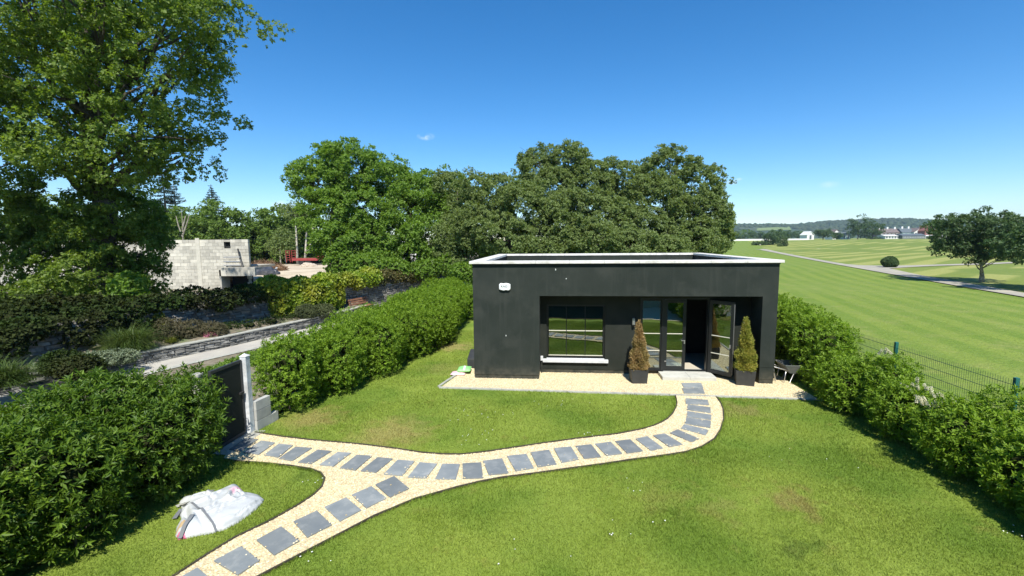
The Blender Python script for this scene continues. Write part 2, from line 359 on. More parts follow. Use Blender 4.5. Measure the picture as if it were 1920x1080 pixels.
# ================================================================== GROUND
def gz(x, y):
    r = math.hypot(x, y); t = min(max((r-190)/150, 0), 1); return 3.1*t*t*(3-2*t)
def grass_nodes(nt, vec, near=True, blades=False):
    """colours of the garden lawn: lush greens, dry patches, a few scorched spots"""
    a = mixc(nt, noise(nt, vec, 1.1, 5, .6, .35, .65), (.19, .26, .034), (.265, .335, .055))
    b = mixc(nt, noise(nt, vec, .55, 3, .5, .45, .62), a, (.14, .22, .026))
    c = mixc(nt, noise(nt, vec, 1.7, 6, .7, .58, .8), b, (.25, .24, .055))
    for x, y, r, col, amt in PATCH:
        sb = N(nt, 'ShaderNodeVectorMath', operation='SUBTRACT'); sb.inputs[1].default_value = (x, y, 0); nt.links.new(vec, sb.inputs[0])
        nn = N(nt, 'ShaderNodeTexNoise'); nn.inputs['Scale'].default_value = 3.0; nn.inputs['Detail'].default_value = 4; nt.links.new(vec, nn.inputs['Vector'])
        ln = N(nt, 'ShaderNodeVectorMath', operation='LENGTH'); nt.links.new(sb.outputs[0], ln.inputs[0])
        ad = N(nt, 'ShaderNodeMath', operation='MULTIPLY_ADD'); ad.inputs[1].default_value = 1.6; ad.inputs[2].default_value = -.8; nt.links.new(nn.outputs['Fac'], ad.inputs[0])
        a2 = N(nt, 'ShaderNodeMath', operation='ADD'); nt.links.new(ad.outputs[0], a2.inputs[0]); nt.links.new(ln.outputs['Value'], a2.inputs[1])
        mr = N(nt, 'ShaderNodeMapRange'); mr.inputs[1].default_value = r*1.1; mr.inputs[2].default_value = r*.3; mr.inputs[3].default_value = 0; mr.inputs[4].default_value = amt
        nt.links.new(a2.outputs[0], mr.inputs[0]); c = mixc(nt, mr.outputs[0], c, col)
    return c
PATCH = []
for px, py, r, col, amt in ((585, 785, .8, (.32, .27, .09), .8), (735, 812, 1.0, (.34, .28, .1), .75), (1395, 770, .55, (.3, .26, .1), .6), (1490, 940, .45, (.26, .2, .07), .7),
                            (1490, 1030, .35, (.08, .13, .02), .6), (850, 650, .9, (.36, .3, .12), .8), (830, 690, .8, (.28, .27, .08), .5), (1240, 930, .5, (.24, .22, .06), .4), (1345, 950, .35, (.25, .22, .07), .4), (600, 880, .4, (.05, .1, .012), .5)):
    p = G(px, py); PATCH.append((p[0], p[1], r, col, amt))
def simple_out(nt, out, c, rough=.9, bump=None, trans=0):
    bs = N(nt, 'ShaderNodeBsdfPrincipled'); bs.inputs['Roughness'].default_value = rough; bs.inputs['Specular IOR Level'].default_value = .2
    nt.links.new(c, bs.inputs['Base Color'])
    if bump is not None: nt.links.new(bump, bs.inputs['Normal'])
    if trans:
        tr = N(nt, 'ShaderNodeBsdfTranslucent'); nt.links.new(c, tr.inputs['Color']); ms = N(nt, 'ShaderNodeMixShader'); ms.inputs[0].default_value = trans
        nt.links.new(bs.outputs[0], ms.inputs[1]); nt.links.new(tr.outputs[0], ms.inputs[2]); nt.links.new(ms.outputs[0], out.inputs['Surface'])
    else: nt.links.new(bs.outputs[0], out.inputs['Surface'])
def bumpn(nt, vec, scale, strength, dist):
    nn = N(nt, 'ShaderNodeTexNoise'); nn.inputs['Scale'].default_value = scale; nn.inputs['Detail'].default_value = 6; nt.links.new(vec, nn.inputs['Vector'])
    b = N(nt, 'ShaderNodeBump'); b.inputs['Strength'].default_value = strength; b.inputs['Distance'].default_value = dist
    nt.links.new(nn.outputs['Fac'], b.inputs['Height']); return b.outputs[0]
def lawn_material():
    m, nt, out = newmat('lawn'); ge = N(nt, 'ShaderNodeNewGeometry'); v = ge.outputs['Position']
    c = grass_nodes(nt, v); c = mixc(nt, noise(nt, v, 45, 3, .6, .35, .65), c, mixc(nt, .5, c, (.06, .1, .015)))
    simple_out(nt, out, c, .95, bumpn(nt, v, 60, .6, .02)); return m
def blade_material():
    m, nt, out = newmat('grass_blade'); ge = N(nt, 'ShaderNodeNewGeometry'); v = ge.outputs['Position']
    c = grass_nodes(nt, v); k = N(nt, 'ShaderNodeMapRange'); k.inputs[3].default_value = .7; k.inputs[4].default_value = 1.45; nt.links.new(ge.outputs['Random Per Island'], k.inputs[0])
    s = N(nt, 'ShaderNodeVectorMath', operation='SCALE'); nt.links.new(c, s.inputs[0]); nt.links.new(k.outputs[0], s.inputs['Scale'])
    simple_out(nt, out, s.outputs[0], .55, None, .35); return m
def mth(nt, a, k):
    m = N(nt, 'ShaderNodeMath', operation='MULTIPLY'); m.inputs[1].default_value = k; nt.links.new(a, m.inputs[0]); return m.outputs[0]
def field_material():
    m, nt, out = newmat('fairway'); ge = N(nt, 'ShaderNodeNewGeometry'); v = ge.outputs['Position']
    a = mixc(nt, noise(nt, v, .12, 5, .6, .35, .65), (.135, .195, .03), (.17, .225, .045))
    sx = N(nt, 'ShaderNodeSeparateXYZ'); nt.links.new(v, sx.inputs[0])
    def stripes(dx, dy, width, bend, thr=.12):
        # mowing stripes parallel to (dx,dy)
        L = math.hypot(dx, dy); nx, ny = dy/L, -dx/L
        m1 = N(nt, 'ShaderNodeMath', operation='MULTIPLY'); m1.inputs[1].default_value = nx; nt.links.new(sx.outputs['X'], m1.inputs[0])
        m2 = N(nt, 'ShaderNodeMath', operation='MULTIPLY_ADD'); m2.inputs[1].default_value = ny; nt.links.new(sx.outputs['Y'], m2.inputs[0]); nt.links.new(m1.outputs[0], m2.inputs[2])
        wn = N(nt, 'ShaderNodeTexNoise'); wn.inputs['Scale'].default_value = .02; wn.inputs['Detail'].default_value = 1; nt.links.new(v, wn.inputs['Vector'])
        m3 = N(nt, 'ShaderNodeMath', operation='MULTIPLY_ADD'); m3.inputs[1].default_value = bend; nt.links.new(wn.outputs['Fac'], m3.inputs[0]); nt.links.new(m2.outputs[0], m3.inputs[2])
        m4 = N(nt, 'ShaderNodeMath', operation='MULTIPLY'); m4.inputs[1].default_value = math.pi/width; nt.links.new(m3.outputs[0], m4.inputs[0])
        sn = N(nt, 'ShaderNodeMath', operation='SINE'); nt.links.new(m4.outputs[0], sn.inputs[0])
        mr = N(nt, 'ShaderNodeMapRange'); mr.inputs[1].default_value = -.35; mr.inputs[2].default_value = .35; nt.links.new(sn.outputs[0], mr.inputs[0]); return mr.outputs[0]
    s1 = stripes(.36, .93, .85, 7); s2 = stripes(.80, .60, 3.0, 5)
    # which side of the golf path
    def side(p, q, soft):
        d = np.array(q)-np.array(p); L = np.linalg.norm(d[:2]); nx, ny = d[1]/L, -d[0]/L
        m1 = N(nt, 'ShaderNodeMath', operation='MULTIPLY'); m1.inputs[1].default_value = nx; nt.links.new(sx.outputs['X'], m1.inputs[0])
        m2 = N(nt, 'ShaderNodeMath', operation='MULTIPLY_ADD'); m2.inputs[1].default_value = ny; nt.links.new(sx.outputs['Y'], m2.inputs[0]); nt.links.new(m1.outputs[0], m2.inputs[2])
        mr = N(nt, 'ShaderNodeMapRange'); c0 = nx*p[0]+ny*p[1]; mr.inputs[1].default_value = c0; mr.inputs[2].default_value = c0+soft; nt.links.new(m2.outputs[0], mr.inputs[0]); return mr.outputs[0]
    sd1 = side(G(1900, 552), G(1430, 466), 1.0)
    n1 = mixc(nt, s1, (.115, .19, .018), (.185, .245, .034)); n1 = mixc(nt, mth(nt, noise(nt, v, .09, 5, .65, .2, .6), .75), a, n1)
    n2 = mixc(nt, s2, (.15, .195, .035), (.33, .325, .1)); n2 = mixc(nt, mth(nt, noise(nt, v, .07, 4, .6, .35, .7), .3), n2, (.22, .25, .06)); n2 = mixc(nt, noise(nt, v, .03, 3, .5, .52, .56), n2, (.14, .19, .035))
    c = mixc(nt, sd1, n1, n2)
    c = mixc(nt, noise(nt, v, .6, 6, .7, .5, .85), c, (.25, .25, .08))
    c = mixc(nt, noise(nt, v, 7, 4, .6, .4, .8), c, mixc(nt, .5, c, (.2, .25, .05)))
    c = mixc(nt, noise(nt, v, 2.2, 6, .7, .45, .8), c, mixc(nt, .6, c, (.1, .17, .02)))
    simple_out(nt, out, c, .95, bumpn(nt, v, 9, .9, .08)); return m
M_LAWN, M_BLADE, M_FIELD = lawn_material(), blade_material(), field_material()

# big sheet to the horizon
V = []; Fc = []; NA = 128; rad = [0]+[3*1.13**i for i in range(59)]
for i, r in enumerate(rad):
    for k in range(NA):
        a = 2*math.pi*k/NA; x, y = r*math.cos(a), r*math.sin(a); V.append((x, y, gz(x, y)-.06))
for i in range(len(rad)-1):
    for k in range(NA):
        a, b = i*NA+k, i*NA+(k+1) % NA; Fc.append((a, a+NA, b+NA, b))
meshobj('ground', V, Fc, M_FIELD, None, True, 'structure')
# garden lawn base
gl = [LW(*p) for p in ((-4.3, -13.5), (10.9, -13.5), (10.9, 12), (-4.3, 12))]
meshobj('lawn', [(p[0], p[1], 0) for p in gl], [(0, 1, 2, 3)], M_LAWN, None, False, 'structure')
# patio below the house the picture is taken from (mirrored in the glass)
pt = [(-9, -.6), (13, -.6), (13, 3.9), (-9, 3.9)]
meshobj('patio', [(x, y, .02) for x, y in ((4.6, -.6), (13, -.6), (13, 3.9), (4.6, 3.9))], [(0, 1, 2, 3)], MT['patio'], None, False, 'structure')
meshobj('deck', [(x, y, .02) for x, y in ((-9, -.6), (4.59, -.6), (4.59, 3.9), (-9, 3.9))], [(0, 1, 2, 3)], mat('dark_reflected_ground', (.07, .055, .025), (.09, .07, .035), 3, .9, spec=.1), None, False, 'structure')  # unseen dark ground added to darken what the window glass reflects

# ------------------------------------------------------------------ gravel garden path with slabs
def npx(lst, ox, oy, s): return [(ox+x/s, oy+y/s) for x, y in lst]
edgeA = [(478, 812), (531, 820), (586, 826.5), (674, 834), (739, 842), (791.5, 850), (830.6, 853), (867, 853.3), (909, 848.6), (940.6, 844), (1015.6, 832.7), (1086, 823), (1156, 815), (1203, 806), (1224, 800), (1240.6, 793), (1252, 786), (1261.7, 775.6), (1267, 766), (1269.5, 756), (1268, 748), (1265.6, 742)]
edgeB = [(1341.4, 743), (1351, 756), (1356, 767.8), (1357, 787), (1351, 806.7), (1339.5, 824), (1316, 838.8), (1287, 848.5), (1257.8, 853.4), (1219, 859), (1180, 863.7), (1134.5, 871), (1070, 879.5), (1004.8, 888.8), (940, 897), (898, 905), (856.7, 915), (778.5, 937), (700.4, 969.7), (622, 1011), (544, 1051.8), (494.7, 1077.8)]
edgeC = [(330, 1080), (385, 1044), (440, 1010), (505, 978.9), (557, 950), (588.4, 929.4), (604, 913.7), (609, 898), (601.5, 888), (583, 881), (544, 874.7), (492, 869.5), (440, 865.6), (418, 862)]
A = [G(*p) for p in edgeA]; B_ = [G(*p) for p in edgeB]; Cc = [G(*p) for p in edgeC]
dB = unit(B_[-1]-B_[-3]); dC = unit(Cc[0]-Cc[2]); B_.append(B_[-1]+dB*1.8); Cc.insert(0, Cc[0]+dC*2.0)
gate_pt = [G(418, 862), G(440, 828), G(466, 815)]
PATHPOLY = [tuple(p[:2]) for p in A+B_+Cc]+[tuple(p[:2]) for p in gate_pt[1:]]
FORE = [LW(-.81, -.93), LW(9.3, -1.22), LW(9.3, 5), LW(8.2, 5), LW(8.2, 1.2), LW(.2, 1.2), LW(-.1, 3.6), LW(-.37, 1.37)]
FORE = [tuple(p[:2]) for p in FORE]
def gravel_material():
    m, nt, out = newmat('gravel'); ge = N(nt, 'ShaderNodeNewGeometry'); v = ge.outputs['Position']
    vo = N(nt, 'ShaderNodeTexVoronoi'); vo.inputs['Scale'].default_value = 42; nt.links.new(v, vo.inputs['Vector'])
    s = N(nt, 'ShaderNodeSeparateColor'); nt.links.new(vo.outputs['Color'], s.inputs[0])
    c = mixc(nt, s.outputs[0], (.49, .4, .23), (.65, .56, .36)); c = mixc(nt, noise(nt, v, 1.5, 4), c, mixc(nt, .4, c, (.4, .33, .22)))
    b = N(nt, 'ShaderNodeBump'); b.inputs['Strength'].default_value = .8; b.inputs['Distance'].default_value = .012; b.invert = True
    nt.links.new(vo.outputs['Distance'], b.inputs['Height']); simple_out(nt, out, c, .9, b.outputs[0]); return m
def pebble_material():
    m, nt, out = newmat('pebble'); ge = N(nt, 'ShaderNodeNewGeometry')
    cr_ = N(nt, 'ShaderNodeValToRGB'); e = cr_.color_ramp.elements; e[0].color = (.36, .28, .15, 1); e[1].color = (.74, .67, .47, 1)
    x = e.new(.35); x.color = (.59, .49, .28, 1); x = e.new(.7); x.color = (.66, .57, .36, 1)
    nt.links.new(ge.outputs['Random Per Island'], cr_.inputs[0]); simple_out(nt, out, cr_.outputs[0], .85); return m
M_GRAV = gravel_material(); M_PEB = pebble_material()
gp = meshobj('garden_path', [(x, y, .012) for x, y in PATHPOLY], [tuple(range(len(PATHPOLY)))], M_GRAV, None, False, 'structure')
gf = meshobj('gravel_forecourt', [(x, y, .016) for x, y in FORE], [tuple(range(len(FORE)))], M_GRAV, None, False, 'structure')
SL = []
SL += [npx(q, 440, 820, 3.84) for q in ([(1012, 340), (1145, 277), (1258, 365), (1120, 430)], [(843, 412), (985, 350), (1092, 437), (948, 508)], [(645, 500), (800, 430), (912, 520), (760, 602)],
    [(422, 605), (590, 527), (700, 627), (525, 717)], [(157, 738), (335, 643), (467, 742), (285, 845)], [(-150, 890), (45, 783), (180, 885), (25, 990)],
    [(440, 65), (558, 75), (415, 168), (318, 150)], [(597, 88), (697, 97), (555, 188), (455, 178)], [(740, 105), (838, 110), (712, 208), (610, 197)], [(880, 125), (990, 133), (870, 235), (757, 220)],
    [(1030, 142), (1140, 152), (1018, 252), (907, 240)], [(1175, 160), (1298, 170), (1205, 275), (1072, 262)], [(1330, 180), (1458, 188), (1380, 292), (1248, 287)],
    [(1495, 190), (1622, 192), (1592, 300), (1443, 298)], [(1640, 187), (1775, 178), (1790, 290), (1643, 295)])]
SL += [npx(q, 500, 760, 2.1333) for q in ([(865, 222), (942, 212), (968, 270), (888, 278)], [(962, 202), (1040, 194), (1068, 250), (995, 262)], [(1055, 187), (1130, 178), (1160, 235), (1083, 245)],
    [(1148, 172), (1217, 165), (1250, 215), (1180, 228)], [(1235, 162), (1298, 156), (1338, 205), (1270, 212)], [(1313, 152), (1377, 145), (1422, 192), (1358, 200)], [(1393, 142), (1455, 135), (1505, 182), (1440, 190)])]
SL += [npx(q, 1180, 690, 5.142) for q in ([(60, 680), (175, 655), (325, 770), (205, 793)], [(230, 650), (340, 632), (515, 735), (385, 757)], [(390, 625), (465, 592), (675, 680), (600, 710)],
    [(495, 578), (530, 540), (765, 596), (735, 645)], [(535, 533), (550, 475), (788, 510), (782, 575)], [(552, 468), (560, 415), (792, 450), (788, 497)], [(558, 400), (560, 350), (780, 378), (788, 432)], [(545, 343), (540, 293), (758, 308), (770, 355)])]
SL += [npx(q, 300, 640, 2.455) for q in ([(548, 470), (612, 478), (545, 533), (478, 522)], [(465, 455), (530, 465), (455, 520), (385, 510)], [(395, 443), (452, 450), (372, 505), (318, 497)])]
def slab(poly, parent, z):
    c = np.mean(poly, 0); mb = MB(); P = [tuple(c+(p-c)*1.0) for p in poly]
    mb.prism([(p[0]-c[0], p[1]-c[1]) for p in P], 0, .028)
    o = mb.build('paving_slab', MT['slab'], parent, .004, loc=(c[0], c[1], z+R_.uniform(-.003, .004))); o.rotation_euler = (R_.uniform(-.012, .012), R_.uniform(-.012, .012), R_.uniform(-.02, .02)); return o
def ccw(P):
    a = sum(P[i][0]*P[(i+1) % 4][1]-P[(i+1) % 4][0]*P[i][1] for i in range(4)); return P if a > 0 else P[::-1]
SLW = []
for q in SL:
    P = ccw([G(x, y, .03)[:2] for x, y in q]); SLW.append(P); slab(P, gp, .006)
s6 = SLW[5]; s5 = SLW[4]; step = np.mean(s6, 0)-np.mean(s5, 0)
for k in (1, 2): P = [p+step*k for p in s6]; SLW.append(P); slab(P, gp, .006)
for q in ([(510, 195), (712, 195), (728, 245), (525, 243)], [(500, 145), (690, 145), (715, 190), (525, 188)]):
    P = ccw([G(x, y, .03)[:2] for x, y in npx(q, 1180, 690, 5.142)]); SLW.append(P); slab(P, gf, .01)
# pebbles as geometry
def scatter_poly(poly, dens, rng):
    P = np.array(poly); lo, hi = P.min(0), P.max(0); n = int(dens*np.prod(hi-lo)); q = rng.uniform(lo, hi, (n, 2)); return q[inpoly(q, poly)]
oct_ = np.array([(1, 0, 0), (0, 1, 0), (-1, 0, 0), (0, -1, 0), (0, 0, 1)], float); octF = np.array([(0, 1, 4), (1, 2, 4), (2, 3, 4), (3, 0, 4)])
def pebbles(name, poly, dens, z, label):
    q = scatter_poly(poly, dens, RNG)
    zq = np.full(len(q), z)
    for s in SLW:
        inn = inpoly(q, [tuple(np.mean(s, 0)+(p-np.mean(s, 0))*.985) for p in s]); full = inpoly(q, [tuple(p) for p in s]); k_ = ~inn | (RNG.uniform(0, 1, len(q)) < .004); zq[full & k_] = .04; q, zq = q[k_], zq[k_]
    n = len(q); s = RNG.uniform(.007, .017, (n, 1, 1))*np.array([[[1.2, .9, .75]]]); V = oct_[None]*s*RNG.uniform(.7, 1.3, (n, 5, 1))
    a = RNG.uniform(0, 6.28, n); ca, sa = np.cos(a)[:, None], np.sin(a)[:, None]
    W = np.empty_like(V); W[:, :, 0] = V[:, :, 0]*ca-V[:, :, 1]*sa; W[:, :, 1] = V[:, :, 0]*sa+V[:, :, 1]*ca; W[:, :, 2] = V[:, :, 2]+zq[:, None]; W[:, :, :2] += q[:, None, :]
    Fq = (np.arange(n)[:, None, None]*5+octF[None]).reshape(-1, 3); o = meshobj(name, W, Fq, M_PEB, None, False, 'stuff'); tag(o, label, 'gravel'); return o
pebbles('gravel', PATHPOLY, 1500, .012, 'loose cream gravel of the curving garden path between its slabs')
pebbles('gravel', FORE, 1000, .016, 'loose cream gravel strip along the front of the black garden studio')
# dark edging beside the path
for line, nm, lb in ((A, 'inner', 'thin dark edging strip along the far side of the curving gravel path'), (B_, 'outer', 'thin dark edging strip along the near side of the curving gravel path'), (Cc, 'lobe', 'thin dark edging strip round the small rounded lawn with the white sack')):
    pts = np.array([p[:2] for p in line]); d = np.gradient(pts, axis=0); d = d/np.linalg.norm(d, axis=1)[:, None]; nn = np.stack([-d[:, 1], d[:, 0]], 1)*.011
    if nm == 'lobe': nn = nn
    a, b = pts+nn, pts-nn; mb = MB(); k = len(pts); Vv = [(*p, 0) for p in a]+[(*p, 0) for p in b]+[(*p, .034) for p in a]+[(*p, .034) for p in b]
    Ff = []
    for i in range(k-1): Ff += [(2*k+i, 2*k+i+1, 3*k+i+1, 3*k+i), (i, i+1, 2*k+i+1, 2*k+i), (k+i+1, k+i, 3*k+i, 3*k+i+1)]
    mb.add(Vv, Ff); tag(mb.build('path_edging', MT['edging']), lb, 'edging')
# kerb along the forecourt
t = thing('kerb', 'pale concrete kerb along the front edge of the studio gravel strip', 'kerb', LW(-.86, -1.0), YAW)
ang = math.atan2(-.29, 10.1); x = 0
kb = None
while x < 10.1:
    if kb is None: kb = MB().box(0, .905, 0, .07, -.05, .042).build('kerb_stone', MT['kerb'], t, .006)
    else: kb = dupe(kb, t)
    kb.location = (x*math.cos(ang), x*math.sin(ang), R_.uniform(-.004, .004)); kb.rotation_euler = (0, 0, ang+R_.uniform(-.004, .004)); x += .915
t = thing('kerb', 'pale concrete kerb down the left end of the studio gravel strip', 'kerb', LW(-.86, -.9), YAW)
for i in range(3):
    o = MB().box(-.07, 0, 0, .75, -.05, .04).build('kerb_stone', MT['kerb'], t, .006); o.location = (.17*i, .77*i, 0); o.rotation_euler = (0, 0, -.215)
def resample_np(L, n):
    s = np.concatenate([[0], np.cumsum(np.linalg.norm(np.diff(L, axis=0), axis=1))]); q = np.linspace(0, s[-1], n); return np.stack([np.interp(q, s, L[:, i]) for i in range(2)], 1), s[-1]
# ------------------------------------------------------------------ lawn blades
def build_grass():
    rng = np.random.default_rng(3); Q = []
    corners = [LW(-4.0, -9.5), LW(9.9, -9.5), LW(9.9, 7), LW(-4.0, 7)]
    xs = [c[0] for c in corners]; ys = [c[1] for c in corners]
    for y0, y1, dens in ((4.6, 6.6, 4200), (6.6, 8.6, 3000), (8.6, 11.5, 1900), (11.5, 14.5, 1100), (14.5, 21, 700)):
        n = int((max(xs)-min(xs))*(y1-y0)*dens); q = np.stack([rng.uniform(min(xs), max(xs), n), rng.uniform(y0, y1, n)], 1)
        q = q[np.abs(q[:, 0]) < q[:, 1]*1.2+.6]; Q.append(q)
    q = np.concatenate(Q); P = np.concatenate([q, np.zeros((len(q), 1))], 1)-OO; lx = P@EX; ly = P@EY
    ok = (lx > -4.2) & (lx < 10.3) & ~inpoly(q, PATHPOLY) & ~inpoly(q, FORE) & ~((lx > -.02) & (lx < 8.8) & (ly > -.05)) & ~((lx > -.8) & (ly > -1.05) & (ly < -.85)) & ~((lx > -.8+.0) & (ly > -1.3) & (ly < 0) & (lx < 9.2) & (ly > -1.0-lx*.03))
    q = q[ok]; n = len(q); a = rng.uniform(0, 6.28, n); far = np.clip((q[:, 1]-5)/9, 0, 1); wd = .0035+far*.006; h = rng.uniform(.018, .045, n)*(1+.3*np.sin(q[:, 0]*2.1)*np.sin(q[:, 1]*1.7))
    dx, dy = np.cos(a)*wd, np.sin(a)*wd; lean = rng.normal(0, .018, (n, 2)); V = np.zeros((n, 3, 3)); V[:, 0, 0] = q[:, 0]-dx; V[:, 0, 1] = q[:, 1]-dy; V[:, 1, 0] = q[:, 0]+dx; V[:, 1, 1] = q[:, 1]+dy
    V[:, 2, :2] = q+lean; V[:, 2, 2] = h; o = meshobj('grass', V, np.arange(n*3).reshape(-1, 3), M_BLADE, None, False, 'stuff'); tag(o, 'short mown green garden grass with dry straw patches round the gravel path', 'grass'); print('blades', n)
build_grass()
rng = np.random.default_rng(33); TV = []
for line, sg in ((A, 1), (B_, 1), (Cc, 1)):
    L_, tot = resample_np(np.array([p[:2] for p in line]), 900); d = np.gradient(L_, axis=0); d /= np.linalg.norm(d, axis=1)[:, None]; nn = np.stack([-d[:, 1], d[:, 0]], 1)
    for side in (1, -1):
        q = L_+nn*side*.03; q = q[~inpoly(L_+nn*side*.08, PATHPOLY)]
        k = rng.uniform(0, 1, len(q)) < .8; q = q[k]
        for _ in range(4):
            b = q+rng.normal(0, .015, q.shape); a = rng.uniform(0, 6.28, len(q)); h = rng.uniform(.035, .075, len(q))*(.6+.6*np.abs(np.sin(q[:, 0]*3)*np.cos(q[:, 1]*2.3))); dx, dy = np.cos(a)*.005, np.sin(a)*.005; V = np.zeros((len(q), 3, 3)); V[:, 0, 0] = b[:, 0]-dx; V[:, 0, 1] = b[:, 1]-dy; V[:, 1, 0] = b[:, 0]+dx; V[:, 1, 1] = b[:, 1]+dy; V[:, 2, :2] = b+rng.normal(0, .03, b.shape); V[:, 2, 2] = h; TV.append(V)
V = np.concatenate(TV); tag(meshobj('edge_grass', V, np.arange(len(V)*3).reshape(-1, 3), M_BLADE, None, False, 'stuff'), 'longer untrimmed grass leaning over the edging of the curving gravel path', 'grass')
# daisies
rng = np.random.default_rng(5); DV = []
for px, py, n, s in ((900, 775, 14, .5), (915, 818, 12, .4), (690, 690, 0, 1), (1035, 760, 8, .4), (1185, 910, 4, .3), (1190, 990, 4, .3), (1905, 1000, 6, .15), (600, 870, 5, .2), (590, 905, 6, .12), (575, 1045, 5, .2), (1095, 818, 8, .2), (1500, 860, 5, .4), (980, 1040, 4, .4), (1200, 965, 4, .5)):
    if n: p = G(px, py); DV.append(np.stack([p[0]+rng.normal(0, s, n), p[1]+rng.normal(0, s*.6, n)], 1))
q = np.concatenate(DV); q = q[~inpoly(q, PATHPOLY)]; n = len(q); V = []; Fq = []
for i in range(n):
    r = rng.uniform(.006, .012); V += [(q[i, 0]+r*math.cos(k*1.047), q[i, 1]+r*math.sin(k*1.047), .04+.006*(k % 2)) for k in range(6)]; Fq.append(tuple(range(i*6, i*6+6)))
tag(meshobj('daisies', V, Fq, MT['white'], None, False, 'stuff'), 'tiny white daisies dotted over the mown lawn', 'flowers')

# ================================================================== GARDEN STUDIO
W_, D_, HB = 8.75, 7.15, 3.52; RY = .72
S = thing('garden_studio', 'flat roofed charcoal black garden studio with pale coping and recessed glazed front', 'building', LW(0, 0), YAW)
def sb(name, m, *boxes, par=S, bevel=0):
    mb = MB()
    for b in boxes: mb.box(*b)
    return mb.build(name, m, par, bevel)
pz = .135
sb('front_pillar', MT['char'], (0, 2.0, 0, RY, pz, HB)); sb('front_pillar', MT['char'], (8.34, W_, 0, RY, pz+.36, HB)); sb('pillar_base', MT['char'], (8.348, W_-.004, .008, RY, pz+.006, pz+.354))
sb('beam', MT['char'], (2.0, 8.34, 0, RY-.002, 2.56, HB))
for q in ((.018, 1.982, .018, RY, 0, pz), (8.358, W_-.012, .018, RY, 0, pz)): sb('plinth', MT['char'], q)
sb('plinth', MT['char'], (2.0, 5.08, RY+.018, RY+.3, 0, pz)); sb('plinth', MT['char'], (7.14, 8.34, RY+.018, RY+.3, 0, pz)); sb('plinth', MT['char'], (5.08, 7.14, RY+.1, RY+.3, 0, .1))
wx0, wx1, wz0, wz1 = 2.2, 4.02, .5, 2.2; dx0, dx1, dz0, dz1 = 5.08, 7.14, .13, 2.42
sb('recess_wall', MT['charin'], (2.0, wx0, RY, RY+.3, pz, 2.56), (wx0, wx1, RY, RY+.3, pz, wz0), (wx0, wx1, RY, RY+.3, wz1, 2.56), (wx1, dx0, RY, RY+.3, pz, 2.56), (dx0, dx1, RY, RY+.3, dz1, 2.56), (dx1, 8.34, RY, RY+.3, pz, 2.56))
sb('soffit_wall', MT['charin'], (2.0, 8.34, RY, RY+.3, 2.562, HB-.35))
sb('side_wall', MT['char'], (0, .3, RY+.001, D_, 0, HB)); sb('side_wall', MT['char'], (W_-.3, W_, RY+.001, D_, 0, HB)); sb('back_wall', MT['char'], (.3, W_-.3, D_-.3, D_, 0, HB))
sb('roof', MT['roof'], (.3, W_-.3, RY+.001, D_-.3, 3.1, 3.2)); sb('parapet', MT['char'], (.3, W_-.3, RY+.001, RY+.1, 3.2, HB))
sb('inner_floor', MT['floorin'], (.3, W_-.3, RY+.3, D_-.3, 0, .12)); sb('inner_wall', MT['charin'], (2.0, 8.3, 3.1, 3.2, .12, 3.1))
# coping stones
o_ = .09; cw = .42
def coping(x0, x1, y0, y1): sb('coping_stone', MT['coping'], (x0, x1, y0, y1, HB+.001, HB+.08), bevel=.008)
n = 9; L = W_+2*o_
for y0, y1 in ((-o_, cw-o_), (D_+o_-cw, D_+o_)):
    for i in range(n): coping(-o_+L*i/n+.002, -o_+L*(i+1)/n-.002, y0, y1)
n = 6; L = D_+2*o_-2*cw
for x0 in (-o_, W_+o_-cw):
    for i in range(n): coping(x0, x0+cw, -o_+cw+L*i/n+.003, -o_+cw+L*(i+1)/n-.002)
sb('coping_bead', MT['black'], (-.012, W_+.012, -.014, -.002, HB-.045, HB))
# glass
def glass():
    m, nt, out = newmat('window_glass'); fr = N(nt, 'ShaderNodeFresnel'); fr.inputs['IOR'].default_value = 1.65
    gl_ = N(nt, 'ShaderNodeBsdfGlossy'); gl_.inputs['Roughness'].default_value = .01; gl_.inputs['Color'].default_value = (.9, .95, .92, 1)
    tr = N(nt, 'ShaderNodeBsdfTransparent'); tr.inputs['Color'].default_value = (.62, .7, .66, 1)
    ad = N(nt, 'ShaderNodeMath', operation='ADD'); ad.inputs[1].default_value = .22; nt.links.new(fr.outputs[0], ad.inputs[0])
    ge = N(nt, 'ShaderNodeNewGeometry'); wn = N(nt, 'ShaderNodeTexNoise'); wn.inputs['Scale'].default_value = 1.3; nt.links.new(ge.outputs['Position'], wn.inputs['Vector'])
    b = N(nt, 'ShaderNodeBump'); b.inputs['Strength'].default_value = .12; b.inputs['Distance'].default_value = .02; nt.links.new(wn.outputs['Fac'], b.inputs['Height']); nt.links.new(b.outputs[0], gl_.inputs['Normal'])
    ms = N(nt, 'ShaderNodeMixShader'); nt.links.new(ad.outputs[0], ms.inputs[0]); nt.links.new(tr.outputs[0], ms.inputs[1]); nt.links.new(gl_.outputs[0], ms.inputs[2]); nt.links.new(ms.outputs[0], out.inputs['Surface']); return m
M_GLASS = glass()
wn_ = MB().box(wx0, wx1, RY+.06, RY+.12, wz0, wz0+.06).box(wx0, wx1, RY+.06, RY+.12, wz1-.06, wz1).box(wx0, wx0+.06, RY+.06, RY+.12, wz0+.06, wz1-.06).box(wx1-.06, wx1, RY+.06, RY+.12, wz0+.06, wz1-.06).build('window', MT['black'], S)
cx = [wx0+.06, 2.82, 3.41, wx1-.06]; rz = [wz0+.06, 1.36, wz1-.06]
for i in range(3):
    for j in range(2): sb('pane', M_GLASS, (cx[i]+.012, cx[i+1]-.012, RY+.085, RY+.097, rz[j]+.012, rz[j+1]-.012), par=wn_)
for i in (1, 2): sb('glazing_bar', MT['black'], (cx[i]-.012, cx[i]+.012, RY+.07, RY+.11, wz0+.06, wz1-.06), par=wn_)
